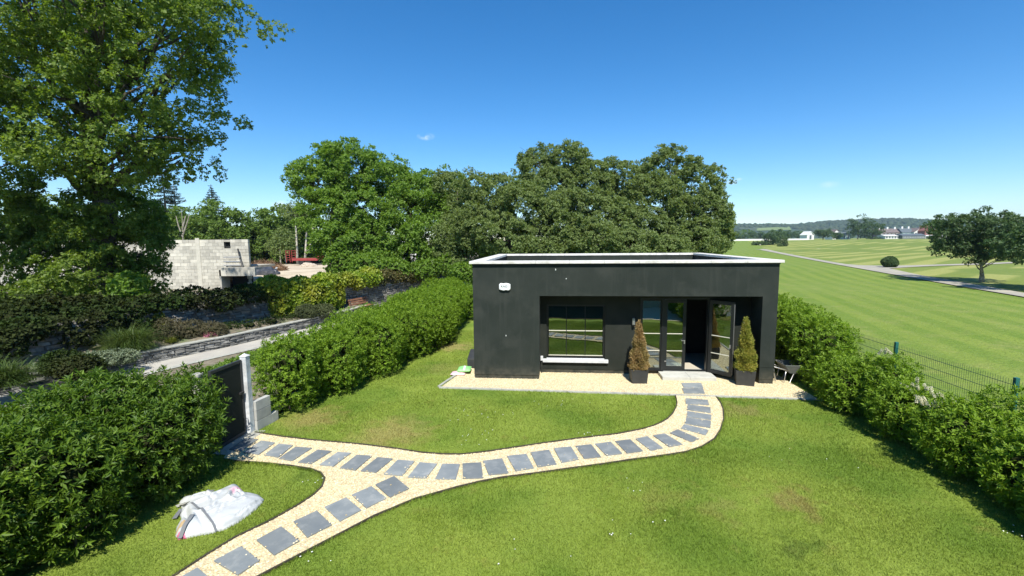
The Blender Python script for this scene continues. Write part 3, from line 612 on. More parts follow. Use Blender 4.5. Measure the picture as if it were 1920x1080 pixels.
for i in range(3): sb('glazing_bar', MT['cream'], (cx[i]+.012, cx[i+1]-.012, RY+.068, RY+.112, 1.348, 1.372), par=wn_)
sb('bottom_sunlit_bead', MT['cream'], (wx0+.06, wx1-.06, RY+.055, RY+.1, wz0+.061, wz0+.075), par=wn_)  # pale strip stands for sunlight along the bottom bar
sb('window_sill', MT['sill'], (2.08, 4.12, RY-.09, RY+.1, .37, .47), bevel=.006); sb('window_sill', MT['sill'], (2.2, 4.0, RY-.02, RY+.1, .471, .5), bevel=.004)
# glazed front: side light, closed leaf, opening, leaf swung out
def leafframe(x0, x1, z0, z1, fwid, par, nm, y=0, bot=.12, bars=(1.3, .76), barlist=True):
    f = MB().box(x0, x0+fwid, y, y+.06, z0, z1).box(x1-fwid, x1, y, y+.06, z0, z1).box(x0+fwid, x1-fwid, y, y+.06, z1-fwid, z1).box(x0+fwid, x1-fwid, y, y+.06, z0, z0+bot).build(nm, MT['black'], par, .004)
    zz = [z0+bot]+sorted(bars)+[z1-fwid]
    for j in range(len(zz)-1): sb('pane', M_GLASS, (x0+fwid, x1-fwid, y+.024, y+.036, zz[j]+.01, zz[j+1]-.01), par=f)
    for b in bars: sb('glazing_bar', MT['cream'], (x0+fwid, x1-fwid, y+.005, y+.05, b-.009, b+.009), par=f)
    return f
sb('door_frame', MT['black'], (dx0, dx1, RY+.02, RY+.14, dz1-.05, dz1), (dx0, dx0+.05, RY+.02, RY+.14, dz0, dz1-.05), (dx1-.05, dx1, RY+.02, RY+.14, dz0, dz1-.05), (dx0+.05, dx1-.05, RY+.02, RY+.14, dz0-.01, dz0+.03), (5.74, 5.82, RY+.02, RY+.14, dz0+.03, dz1-.05))
leafframe(dx0+.05, 5.74, dz0+.03, dz1-.05, .04, S, 'side_light', RY+.05, .05)
d1 = leafframe(5.82, 6.47, dz0+.03, dz1-.06, .09, S, 'door', RY+.04, .11)
sb('handle', MT['steel'], (6.41, 6.44, RY-.01, RY+.03, 1.0, 1.1), par=d1); sb('handle_lever', MT['steel'], (6.33, 6.44, RY-.02, RY, 1.09, 1.115), par=d1); sb('lock', MT['steel'], (5.85, 5.9, RY+.02, RY+.038, .42, .45), par=d1)
hing = thing('x', '', ''); del hing['label']; del hing['category']; hing.name = 'open_door'; hing.parent = S; hing.location = (7.12, RY-.03, 0); hing.rotation_euler = (0, 0, math.radians(-46))
d2 = leafframe(0, .74, dz0+.01, dz1-.06, .09, hing, 'door', 0, .11, bars=(1.3, .76))
bpy.data.objects.remove(hing)
d2.parent = S; d2.location = (7.12, RY-.03, 0); d2.rotation_euler = (0, 0, math.radians(-46)); d2['label'] = 'glazed door leaf swung open outwards beside the doorway'
for c in d2.children: pass
sb('handle', MT['steel'], (.66, .69, -.05, 0, 1.0, 1.1), par=d2)
sb('edge_strip', MT['steel'], (.741, .747, .01, .05, .2, 2.3), par=d2)
sb('threshold', MT['step'], (5.82, 7.09, RY+.0, RY+.3, .1, .131))
# step
t = thing('door_step', 'low pale stone step in front of the glazed doors', 'step', LW(5.66, .14), YAW)
MB().box(0, .8, 0, .56, 0, .125).build('step_block', MT['step'], t, .01); MB().box(.803, 1.56, .002, .56, 0, .127).build('step_block', MT['step'], t, .01)
# alarm box with letters
t = thing('alarm_box', 'white rounded alarm box high on the left of the black studio front', 'alarm box', LW(.97, -.001, 2.835), YAW)
ab = MB(); ring = []
for k in range(40):
    a = 2*math.pi*k/40; ca, sa = math.cos(a), math.sin(a); r = (abs(ca/.17)**5+abs(sa/.105)**5)**(-1/5)
    ring.append((r*ca, r*sa+(.008*math.cos(5*a) if abs(sa) > .5 else 0)))
nR = len(ring); V = [(x, 0, z) for x, z in ring]+[(x, -.05, z) for x, z in ring]+[(x*.9, -.07, z*.88) for x, z in ring]
ab.add(V, [tuple(range(2*nR, 3*nR))[::-1]]+[(i, (i+1) % nR, nR+(i+1) % nR, nR+i) for i in range(nR)]+[(nR+i, nR+(i+1) % nR, 2*nR+(i+1) % nR, 2*nR+i) for i in range(nR)])
ab.build('casing', MT['white'], t)
cv = bpy.data.curves.new('lettering', 'FONT'); cv.body = 'KND'; cv.size = .085; cv.extrude = .001; cv.align_x = 'CENTER'; cv.align_y = 'CENTER'; cv.space_character = 1.15; cv.offset = .002
co = bpy.data.objects.new('tmp', cv); C.objects.link(co); dg = bpy.context.evaluated_depsgraph_get(); me = bpy.data.meshes.new_from_object(co.evaluated_get(dg)); bpy.data.objects.remove(co)
lo = bpy.data.objects.new('lettering', me); C.objects.link(lo); me.materials.clear(); me.materials.append(MT['ink']); lo.parent = t; lo.location = (-.015, -.0725, .012); lo.rotation_euler = (math.pi/2, 0, 0)
# lamps
for x, lb in ((4.87, 'small silver wall lamp left of the glazed doors above the brown conifer'), (8.13, 'small silver wall lamp right of the open door above the yellow green conifer')):
    t = thing('wall_lamp', lb, 'wall lamp', LW(x, RY, 1.69), YAW, 'wall lamps on the black studio')
    MB().box(-.05, .05, -.012, 0, -.13, .12).build('back_plate', MT['black'], t); MB().tube([(0, -.065, -.09), (0, -.065, .1)], .045, 16).build('lamp_body', MT['steel'], t, smooth=False)
    MB().tube([(0, -.065, -.14), (0, -.065, -.09)], .04, 16).build('lamp_shade', MT['black'], t)
# tap box
t = thing('junction_box', 'small grey box with a downpipe in the corner beside the studio window', 'pipe box', LW(2.045, RY-.04, 0), YAW)
MB().box(-.035, .045, -.05, .035, .42, .56).build('box', MT['sill'], t, .008); MB().tube([(0, 0, 0), (0, 0, .42)], .02, 8).build('pipe', MT['char'], t)
# paint specks
for x, z, h in ((2.47, 3.32, .05), (2.78, 3.06, .03), (.98, 1.33, .04)): sb('paint_fleck', MT['white'], (x, x+.018, -.004, -.001, z, z+h))
# conifers in planters
def planter(x, y, rot, lb, leaf, blab, s=1.0):
    t = thing('planter', lb, 'planter', LW(x, y), YAW+rot); a = .25*s; b = .22*s; h = .43*s
    V = [(-b, -b, 0), (b, -b, 0), (b, b, 0), (-b, b, 0), (-a, -a, h), (a, -a, h), (a, a, h), (-a, a, h)]; c = a-.025
    V += [(-c, -c, h), (c, -c, h), (c, c, h), (-c, c, h), (-c, -c, h-.06), (c, -c, h-.06), (c, c, h-.06), (-c, c, h-.06)]
    Fq = [(0, 3, 2, 1)]+[(i, (i+1) % 4, 4+(i+1) % 4, 4+i) for i in range(4)]+[(4+i, 4+(i+1) % 4, 8+(i+1) % 4, 8+i) for i in range(4)]+[(8+i, 8+(i+1) % 4, 12+(i+1) % 4, 12+i) for i in range(4)]
    MB().add(V, Fq).build('pot', MT['planter'], t, .008); MB().box(-c, c, -c, c, h-.07, h-.05).build('soil', MT['soil'], t)
    tt = thing('potted_conifer', blab, 'conifer', LW(x, y, h-.05), YAW+rot)
    rng = np.random.default_rng(int(x*10)); n = 4200; HT = 1.5*s; z = HT*(1-np.sqrt(rng.uniform(0, 1, n)))*.98+.02; f = z/HT
    rmax = .27*s*(1-f)**1.05*(1-.3*np.exp(-f*12))*(1+.13*np.sin(f*23+1))+.012; an = rng.uniform(0, 6.28, n); rr = rmax*rng.uniform(.72, 1.08, n)*(1+.12*np.sin(an*5+z*9))
    P = np.stack([rr*np.cos(an)+.02*np.sin(z*3), rr*np.sin(an), z], 1); D = np.stack([np.cos(an)*.55, np.sin(an)*.55, np.full(n, 1.)], 1)+rng.normal(0, .3, (n, 3))
    V, Fq = rosettes(P, D, 4, .06, .017, .5, .045, rng, 0.05, .2); meshobj('foliage', V, Fq, leaf, tt)
    MB().tube([(0, 0, 0), (0, 0, HT*.9)], [.025, .006], 6).build('stem', MT['bark'], tt); cn = [(0, 0, .1*HT+HT*.1*i, .17*s*(1-.11*i), .17*s*(1-.11*i), .14) for i in range(8)]
    V, Fq = blob_mesh(cn, .8, 1); meshobj('shade_core', V, Fq, MT['twig'], tt, kind='stuff')
planter(4.92, -.02, 0, 'square black planter holding the browned conifer left of the step', L_THB, 'browned dying cone shaped conifer in the planter left of the doors', .98)
planter(7.93, .0, -.22, 'square black planter holding the yellow green conifer right of the step', L_THG, 'yellow green cone shaped conifer in the planter right of the open door', 1.04)
# cabinet beside left wall
t = thing('storage_cabinet', 'low black cabinet with a sloping lid against the left side of the studio', 'cabinet', LW(-.42, 1.02), YAW)
V = [(0, 0, 0), (.4, 0, 0), (.4, .62, 0), (0, .62, 0), (0, 0, .33), (.4, 0, .33), (.4, .62, .52), (0, .62, .52)]
MB().add(V, [(0, 3, 2, 1), (4, 5, 6, 7), (0, 1, 5, 4), (1, 2, 6, 5), (2, 3, 7, 6), (3, 0, 4, 7)]).build('cabinet_body', MT['planter'], t, .012)
# compost sacks
def sack(lb, loc, rot, sx, sy, sz, m, band=None):
    t = thing('compost_sack', lb, 'sack', loc, rot); n = 14; V = []; Fq = []
    for s in (1, -1):
        for j in range(n+1):
            for i in range(n+1):
                u, v = i/n*2-1, j/n*2-1; h = max(0, (1-abs(u)**4)*(1-abs(v)**4))**.6; V.append((u*sx/2, v*sy/2, sz*.5+s*sz*.5*h*(1+.12*math.sin(u*5+v*3)) if s > 0 else sz*.5-sz*.5*h))
    k = (n+1)**2
    for j in range(n):
        for i in range(n):
            a = j*(n+1)+i; Fq += [(a, a+1, a+n+2, a+n+1), (k+a, k+a+n+1, k+a+n+2, k+a+1)]
    meshobj('sack_body', V, Fq, m, t, True)
    if band: 
        V = []; Fq = []
        for j in range(n+1):
            for i in range(4): u, v = -.12+i*.1, (j/n*2-1)*.93; h = (1-abs(v)**4)**.6; V.append((u*sx/2, v*sy/2, sz*.5+sz*.5*h*(1+.12*math.sin(u*5+v*3))+.004))
        for j in range(n):
            for i in range(3): a = j*4+i; Fq.append((a, a+1, a+5, a+4))
        meshobj('printed_band', V, Fq, band, t, True)
    return t
p = LW(-.42, .55, .07); sack('bright green and white sack lying on top of the pink sack', p, YAW+.1, .42, .5, .12, MT['greenbag'], MT['white'])
p = LW(-.58, .38, 0); sack('pink and white sack underneath the bright green sack', p, YAW, .46, .36, .08, MT['palepink'], MT['white'])

# wheelbarrow at the right corner
t = thing('wheelbarrow', 'grey wheelbarrow with silver handles parked in shade at the right corner of the studio', 'wheelbarrow', LW(9.35, .35), YAW)
V = [(-.1, -.22, .3), (.5, -.22, .28), (.5, .22, .28), (-.1, .22, .3), (-.28, -.32, .55), (.68, -.32, .55), (.68, .32, .55), (-.28, .32, .55)]
o = MB().add(V, [(0, 3, 2, 1), (0, 1, 5, 4), (1, 2, 6, 5), (2, 3, 7, 6), (3, 0, 4, 7)]).build('tray', MT['barrow'], t); md = o.modifiers.new('s', 'SOLIDIFY'); md.thickness = .012
for sy in (-.2, .2): MB().tube([(.75, sy*.3, .18), (.3, sy*.9, .27), (-.3, sy*1.2, .42), (-1.0, sy*1.3, .62 if sy < 0 else .5)], .017, 8).build('handle', MT['steel'], t, smooth=True)
for sy in (-.2, .2): MB().tube([(-.2, sy, .38), (-.25, sy*1.1, 0), (-.1, sy*1.1, 0), (.02, sy, .29)], .014, 8).build('leg', MT['steel'], t, smooth=True)
MB().tube([(.8+.17*math.cos(a*.314), 0, .18+.17*math.sin(a*.314)) for a in range(21)], .035, 8, False).build('wheel', MT['tyre'], t, smooth=True)
MB().tube([(.8, -.07, .18), (.8, .07, .18)], .03, 8).build('wheel_hub', MT['steel'], t)
MB().tube([(-.42, -.1, 0), (-.55, -.12, .56)], .02, 6).build('stand', MT['steel'], t)

# ================================================================== GATE
t = thing('garden_gate', 'dark grey solid garden gate between the two laurel hedges at the end of the path', 'gate', LW(-4.36, -5.2), YAW)
MB().box(-.02, .02, .03, .86, .1, 1.62).build('panel', MT['charin'], t)
MB().box(-.03, .03, 0, .89, 1.622, 1.68).box(-.03, .03, 0, .05, .08, 1.62).box(-.03, .03, .84, .89, .08, 1.62).box(-.03, .03, .05, .84, .04, .1).build('frame', MT['planter'], t)
MB().box(.03, .07, .74, .86, .95, .99).build('latch', MT['darkmetal'], t)
t = thing('gate_post', 'tall white square gate post beside the dark gate and the second hedge', 'gate post', LW(-4.32, -4.22), YAW, 'gate posts')
MB().box(-.07, .07, -.07, .07, 0, 1.74).build('shaft', MT['post'], t, .008); V = [(-.08, -.08, 1.741), (.08, -.08, 1.741), (.08, .08, 1.741), (-.08, .08, 1.741), (0, 0, 1.8)]
MB().add(V, [(0, 3, 2, 1), (0, 1, 4), (1, 2, 4), (2, 3, 4), (3, 0, 4)]).build('cap', MT['post'], t)
t = thing('gate_post', 'pale gate post nearly hidden behind the nearest hedge at the hinge side', 'gate post', LW(-4.5, -5.33), YAW, 'gate posts')
MB().box(-.07, .07, -.07, .07, 0, 1.6).build('shaft', MT['kerb'], t, .02); MB().box(-.08, .08, -.08, .08, 1.601, 1.68).build('cap', MT['kerb'], t, .02)
t = thing('block_wall', 'short low pale concrete block wall under the hedge right of the white gate post', 'wall', LW(-4.25, -4.14), YAW-.12)
for c in range(3): MB().box(-.06, .06, 0, .44, c*.228, c*.228+.222).build('block', MT['wblock'], t, .006)
for c in range(1): MB().box(-.06, .06, .446, .66, c*.228, c*.228+.222).build('block', MT['wblock'], t, .006)
o = meshobj('gate_threshold', [(*(LW(-4.35, -5.3)[:2]), .02), (*(LW(-4.0, -5.3)[:2]), .02), (*(LW(-4.0, -4.15)[:2]), .02), (*(LW(-4.35, -4.15)[:2]), .02)], [(0, 1, 2, 3)], MT['kerb'], None, False, 'structure')

# ================================================================== HEDGES
def hedge(name, label, poly, hfun, dens, leafm, seed, group=None, r=.62, k=8, leaf=.115, wid=.038, spacing=.62, cull=.72, zc=.5, cat='hedge', lo=.62, hi=1.1):
    rng = np.random.default_rng(seed); P = np.array(poly); lo_, hi_ = P.min(0), P.max(0); lob = []
    x = lo_[0]
    while x <= hi_[0]:
        y = lo_[1]
        while y <= hi_[1]:
            q = np.array([[x, y]])+rng.uniform(-.15, .15, (1, 2))
            if inpoly(q, poly)[0]:
                h = hfun(q[0, 0], q[0, 1])+rng.uniform(-.22, .17); rr = r*rng.uniform(.85, 1.2)
                lob.append((q[0, 0], q[0, 1], h-.62, rr, rr, .62)); lob.append((q[0, 0]+rng.uniform(-.1, .1), q[0, 1], (h-.5)*zc, rr*rng.uniform(.75, 1.0), rr, (h-.3)*.5))
            y += spacing
        x += spacing
    base = LW(*np.mean(P, 0)); t = thing(name, label, cat, base, YAW, group); mc = np.mean(P, 0)
    lob = [(l[0]-mc[0], l[1]-mc[1], *l[2:]) for l in lob]
    area = sum(l[3]*l[5]*6 for l in lob)
    Pq, Nn = shell(lob, int(area*dens), rng, lo, hi, cull*.85, .12, .06, 3.0)
    D = unit(Nn*.8+np.array([0, 0, .55])+rng.normal(0, .35, Pq.shape)); V, Fq = rosettes(Pq, D, k, leaf, wid, 1.0, .07, rng, .05, .2, .25)
    meshobj('foliage', V, Fq, leafm, t); print(name, len(Pq), len(lob))
    V, Fq = blob_mesh(lob, .42, 1); meshobj('shade_core', V, Fq, MT['twig'], t, kind='stuff')
    mb = MB()
    for l in lob[::4]: mb.tube([(l[0], l[1], -.05), (l[0]+rng.uniform(-.1, .1), l[1]+rng.uniform(-.1, .1), .6)], [.025, .015], 5)
    mb.build('stems', MT['bark'], t, kind='stuff'); return t, Pq, Nn
hedge('laurel_hedge', 'laurel hedge with shade toned leaves nearest the camera, left of the gate', [(-3.92, -5.8), (-4.25, -5.45), (-4.9, -5.45), (-5.6, -6.1), (-6.6, -7.3), (-9, -9.2), (-9, -13), (-4.4, -13), (-4.2, -8.5)], lambda x, y: 1.74+.05*math.sin(x*3+y*2)+(.12 if y > -7 else 0), 180, L_LAURELSH, 21, leaf=.1, wid=.031, k=8)
hedge('laurel_hedge', 'bright green laurel hedge running from the white gate post back to the black studio', [(-4.1, -3.55), (-3.0, -.6), (-2.35, 3), (-1.95, 6), (-1.9, 10.5), (-4.4, 16), (-4.9, 16), (-4.6, 4), (-4.55, -3.4)], lambda x, y: 1.78+.1*math.sin(y*1.1), 190, L_LAUREL, 22, leaf=.085, wid=.031, k=8)
def hr(x, y):
    if y > 1.9: return 2.15
    if y > -.3: return 1.95
    return 1.27+.17*math.sin(y*2.3+1)
tR, PR, NR = hedge('laurel_hedge', 'laurel hedge with white blossom spikes in front of the green mesh fence', [(9.45, -12), (10.1, -12), (10.1, -.3), (9.5, -.3)], hr, 260, L_LAUREL, 23, leaf=.088, wid=.031, k=8, r=.5, spacing=.5)
hedge('laurel_shrub', 'taller laurel clump right of the black studio wall beside the wheelbarrow', [(9.75, -.2), (10.6, -.2), (10.7, 8), (9.75, 8)], hr, 200, L_LAUREL, 24, leaf=.088, wid=.031, k=8, r=.52, spacing=.52, cat='shrub')
# blossom spikes
rng = np.random.default_rng(9); sp = []
cand = [i for i in range(len(PR)) if NR[i, 0] < -.1 and NR[i, 1] < .3 and PR[i, 2] > .75 and -4.6 < PR[i, 1]+(-6.2) < 50]
first = None
for px, py, n in ((1790, 735, 7), (1830, 725, 6), (1845, 760, 5), (1745, 690, 3), (1700, 760, 2), (1915, 825, 3), (1770, 750, 4), (1860, 765, 3)):
    tgt = WL(G(px, py, 1.15))-np.array([*np.mean([(9.45, -12), (10.15, -12), (10.15, -.3), (9.5, -.3)], 0), 0]); cs = PR[cand]; o_s = np.argsort(((cs[:, :2]-tgt[:2])**2).sum(1))[:n*6:6]
    for i in o_s:
        p = cs[i]+NR[cand][i]*.13+np.array([0, 0, .05]); d = unit(np.array([[-.3, -.2, .9]])+rng.normal(0, .5, (1, 3)))[0]
        if first is None:
            q = np.linspace(0, 1, 60)[:, None]; a = q*40; P = np.concatenate([.014*np.cos(a), .014*np.sin(a), q*.15], 1); D = np.concatenate([np.cos(a), np.sin(a), .4+0*a], 1)
            V, Fq = rosettes(P, D, 4, .018, .014, .9, .004, rng, 0); first = meshobj('blossom_spike', V, Fq, L_BLOS, tR); o = first
        else: o = dupe(first, tR)
        o.location = p; o.rotation_euler = Vector(d).to_track_quat('Z', 'Y').to_euler()

# ================================================================== MESH FENCE
FX, FH = 10.85, 1.58
t = thing('mesh_fence', 'green wire mesh fence with square green posts along the golf course', 'fence', LW(FX, 0), YAW)
ys = [-1.55-2.9*k for k in range(-5, 4)]; panel = None; post = None
for y in ys:
    if post is None: post = MB().box(-.035, .035, -.03, .03, 0, FH+.05).build('fence_post', MT['green'], t, .005); post.location = (0, y, 0)
    else: dupe(post, t, (0, y, 0))
    if panel is None:
        mb = MB()
        for i in range(58): yy = .04+i*.05; mb.box(-.0018, .0018, yy-.0018, yy+.0018, .05, FH)
        for z in np.arange(.08, FH+.01, .2): mb.box(-.008, -.003, .03, 2.87, z-.003, z+.003).box(.003, .008, .03, 2.87, z-.003, z+.003)
        panel = mb.build('mesh_panel', MT['greenwire'], t); panel.location = (0, y, 0)
    else: dupe(panel, t, (0, y, 0))

# ================================================================== WHITE SACK ON THE LAWN
def big_sack():
    out = npx([(178, 880), (205, 935), (290, 915), (450, 880), (620, 850), (760, 815), (900, 745), (1060, 640), (1180, 540), (1245, 460), (1190, 415), (1080, 395), (1010, 385), (960, 320), (905, 278), (800, 325), (650, 385), (540, 395), (400, 405), (270, 435), (225, 490), (250, 560), (230, 640), (250, 700), (185, 790)], 300, 860, 6.355)
    W = np.array([G(x, y, .06)[:2] for x, y in out]); c = W.mean(0); W = W-c
    t = thing('white_sack', 'large half empty white plastic sack lying crumpled on the small lawn', 'sack', (c[0], c[1], 0))
    from mathutils import noise as NZ
    st_ = .016; lo, hi = W.min(0)-.02, W.max(0)+.02; nx, ny = int((hi[0]-lo[0])/st_), int((hi[1]-lo[1])/st_)
    gx_, gy_ = np.meshgrid(lo[0]+np.arange(nx)*st_, lo[1]+np.arange(ny)*st_, indexing='ij'); Q = np.stack([gx_.ravel(), gy_.ravel()], 1); ins = inpoly(Q, [tuple(p) for p in W])
    dist = np.full(len(Q), 9.); k = len(W)
    for a in range(k):
        p0, p1 = W[a], W[(a+1) % k]; e = p1-p0; tt_ = np.clip(((Q-p0)@e)/(e@e), 0, 1); dist = np.minimum(dist, np.linalg.norm(Q-p0-tt_[:, None]*e, axis=1))
    def pl_(pts): return [G(*npx([p], 300, 860, 6.355)[0], .1)[:2]-c for p in pts]
    CR = [(pl_([(540, 670), (620, 640), (700, 580), (790, 545), (850, 550)]), .045, .02), (pl_([(850, 500), (880, 420), (905, 395)]), .05, .02), (pl_([(590, 700), (800, 610), (1000, 515)]), .03, .012), (pl_([(660, 780), (900, 680), (1120, 520)]), .022, .01),
          (pl_([(700, 800), (960, 670), (1190, 470)]), .018, .01), (pl_([(420, 560), (560, 520), (700, 440)]), .03, .02), (pl_([(300, 620), (340, 720), (300, 800)]), .06, .03), (pl_([(420, 450), (520, 410), (545, 440)]), .035, .015), (pl_([(560, 440), (640, 520), (620, 620)]), .02, .02), (pl_([(930, 400), (985, 470), (960, 500)]), .025, .012), (pl_([(430, 700), (520, 800), (500, 850)]), .02, .02), (pl_([(760, 560), (700, 680)]), .015, .015)]
    def seg(p, pts):
        dm = 9; sg = 1
        for a in range(len(pts)-1):
            e = pts[a+1]-pts[a]; w_ = p-pts[a]; t_ = min(max((w_@e)/(e@e), 0), 1); r_ = w_-t_*e; d_ = math.hypot(*r_)
            if d_ < dm: dm = d_; sg = 1 if e[0]*w_[1]-e[1]*w_[0] > 0 else -1
        return dm, sg
    V = []
    for (x, y), d, q_ in zip(Q, dist, ins):
        if not q_: V.append((x, y, 0)); continue
        u = x*.86+y*.5; v = -x*.5+y*.86; g = 1-math.exp(-d/.1); p_ = np.array([x, y])
        h = .15*g*(.8+.25*math.sin(x*2.2+.9))+.012+.012*NZ.noise(Vector((u*5, v*9, 2.)))
        for pts, amp, wd_ in CR:
            dm, sg = seg(p_, pts)
            if dm < .25: h += amp*(-math.exp(-(dm/wd_)**2)+(.9 if sg > 0 else .35)*math.exp(-((dm-2.2*wd_)/(2.0*wd_))**2))*min(1, d/.04)
        V.append((x, y, max(h, .012)))
    inm = ins.reshape(nx, ny); Fq = []
    for a in range(nx-1):
        for b in range(ny-1):
            if inm[a, b] and inm[a+1, b] and inm[a, b+1] and inm[a+1, b+1]: i0 = a*ny+b; Fq.append((i0, i0+ny, i0+ny+1, i0+1))
    used = sorted({i for f in Fq for i in f}); mp = {a: b for b, a in enumerate(used)}; cnt = {}
    V = [V[i] for i in used]; Fq = [tuple(mp[i] for i in f) for f in Fq]
    for f in Fq:
        for a in range(4): e = (f[a], f[(a+1) % 4]); cnt[tuple(sorted(e))] = cnt.get(tuple(sorted(e)), 0)+1
    bd = {}
    for f in list(Fq):
        for a in range(4):
            e = (f[a], f[(a+1) % 4])
            if cnt[tuple(sorted(e))] == 1:
                for q_ in e:
                    if q_ not in bd: bd[q_] = len(V); V.append((V[q_][0], V[q_][1], 0))
                Fq.append((e[1], e[0], bd[e[0]], bd[e[1]]))
    o = meshobj('sack_body', V, Fq, MT['bag'], t, True)
    # printed ends painted on their own faces
    V = np.array(V); me = o.data
    for mm in ('pink', 'palepink', 'grey', 'gold'): me.materials.append(MT[mm])
    q = lambda X, Y: WL2(npx([(X, Y)], 300, 860, 6.355)[0])-c
    tip = q(200, 905); pk = q(930, 360); gd = q(245, 790)
    for p in me.polygons:
        cc = np.array(p.center[:2])
        if np.linalg.norm((cc-tip)) < .1: p.material_index = 1
        elif np.linalg.norm((cc-pk)*np.array([1.2, .8])) < .13: p.material_index = 2
        elif np.linalg.norm((cc-gd)*np.array([1.6, .7])) < .07: p.material_index = 4
    def zat(p): d = ((V[:, :2]-p)**2).sum(1); return V[np.argmin(d), 2]
    def strap(pp, nm, m, r=.014):
        W = [q(*a) for a in pp]; D = [];
        for i in range(len(W)-1):
            for s in range(4): D.append(W[i]*(1-s/4)+W[i+1]*s/4)
        D.append(W[-1]); D = np.array(D); d = np.gradient(D, axis=0); d /= np.linalg.norm(d, axis=1)[:, None]+1e-9; nn = np.stack([-d[:, 1], d[:, 0]], 1)*r
        V2 = [(*(p+n_), zat(p)+.012) for p, n_ in zip(D, nn)]+[(*(p-n_), zat(p)+.012) for p, n_ in zip(D, nn)]; kk = len(D)
        o = meshobj(nm, V2, [(i, i+1, kk+i+1, kk+i) for i in range(kk-1)], m, t); md = o.modifiers.new('s', 'SOLIDIFY'); md.thickness = .006; return o
    strap([(270, 535), (370, 560), (450, 625), (520, 690), (590, 750), (665, 810)], 'strap', MT['grey'])
    strap([(225, 900), (300, 840), (360, 790), (395, 750)], 'strap', MT['grey'], .03)
    strap([(165, 665), (210, 600), (250, 550)], 'handle', MT['grey'], .03)
    strap([(560, 398), (640, 398)], 'handle', MT['grey'], .03)
    strap([(190, 520), (240, 500), (330, 520)], 'handle', MT['kerb'], .04)
def WL2(pq): return G(pq[0], pq[1], .1)[:2]
big_sack()

# ================================================================== LEFT SIDE: LANE, WALLS, BEDS
lowline = [(-15.5, -8), (-14.0, -4.6), (-12.97, -2.13), (-11.9, .8), (-10.77, 3.55), (-9.75, 7.2), (-9.0, 10.31), (-8.75, 12.2)]
highline = [(-17.5, -9), (-15.6, -5), (-14.4, -1.5), (-13.5, 2.2), (-12.3, 5.4), (-11.0, 8.3), (-10.0, 11), (-9.2, 13.4), (-8.2, 15.9), (-7.3, 20.1), (-6.3, 27), (-5.6, 34)]
nearline = [(-13.3, -8), (-12.0, -4.2), (-11.0, -1), (-10.35, 1.2), (-9.0, 4.7), (-7.9, 8), (-7.3, 11), (-6.7, 14), (-6.0, 18), (-5.3, 23), (-4.6, 30)]
def strip(name, a, b, z, m, kind='structure'):
    V = [LW(*p, z) for p in a]+[LW(*p, z) for p in b[::-1]]; return meshobj(name, V, [tuple(range(len(V)))], m, None, False, kind)
def resample(line, n):
    L = np.array(line, float); s = np.concatenate([[0], np.cumsum(np.linalg.norm(np.diff(L, axis=0), axis=1))]); q = np.linspace(0, s[-1], n); return np.stack([np.interp(q, s, L[:, i]) for i in range(L.shape[1])], 1), s[-1]
def ribbon(name, a, b, za, zb, m, n=40, world=False, kind='structure', cross=1, zf=None):
    A1, _ = resample(a, n); B1, _ = resample(b, n); V = []; Fq = []
    for i in range(n):
        for j in range(cross+1):
            f = j/cross; p = A1[i]*(1-f)+B1[i]*f; z = za*(1-f)+zb*f+(zf(i, f) if zf else 0); V.append((p[0], p[1], z) if world else tuple(LW(p[0], p[1], z)))
    for i in range(n-1):
        for j in range(cross): k = i*(cross+1)+j; Fq.append((k, k+1, k+cross+2, k+cross+1))
    return meshobj(name, V, Fq, m, None, cross > 1, kind)
lane_far = lowline[:-1]+[(-8.4, 13.4), (-7.9, 15.9), (-7.1, 20.1), (-6.1, 27), (-5.4, 34)]
lane_near = [(x+.0, y) for x, y in nearline]
ribbon('lane', lane_far, [(p[0], p[1]) for p in lane_near]+[(-3.9, 36)], .0, .0, MT['pathcon'])
kerbn = [(x+.06, y) for x, y in lane_near]; kerbn2 = [(x+.34, y) for x, y in lane_near]
ribbon('lane_kerb', kerbn, kerbn2, .05, .05, MT['kerb'])
ribbon('kerb_joint', [(x+.0, y) for x, y in lane_near], [(x+.06, y) for x, y in lane_near], .006, .05, MT['joint'])
ribbon('verge', kerbn2, [(-4.4, -8), (-4.35, -5), (-4.35, 3), (-4.3, 12), (-3, 16), (-3, 30)], .03, .06, MT['soil'])
def bedz(i, f): return .05*math.sin(i*.7)+.03*math.sin(i*1.9+f*5)
ribbon('planting_bed', [(x-.25, y) for x, y in lowline], highline[:8], .42, .62, MT['soil'], 50, cross=6, zf=bedz)
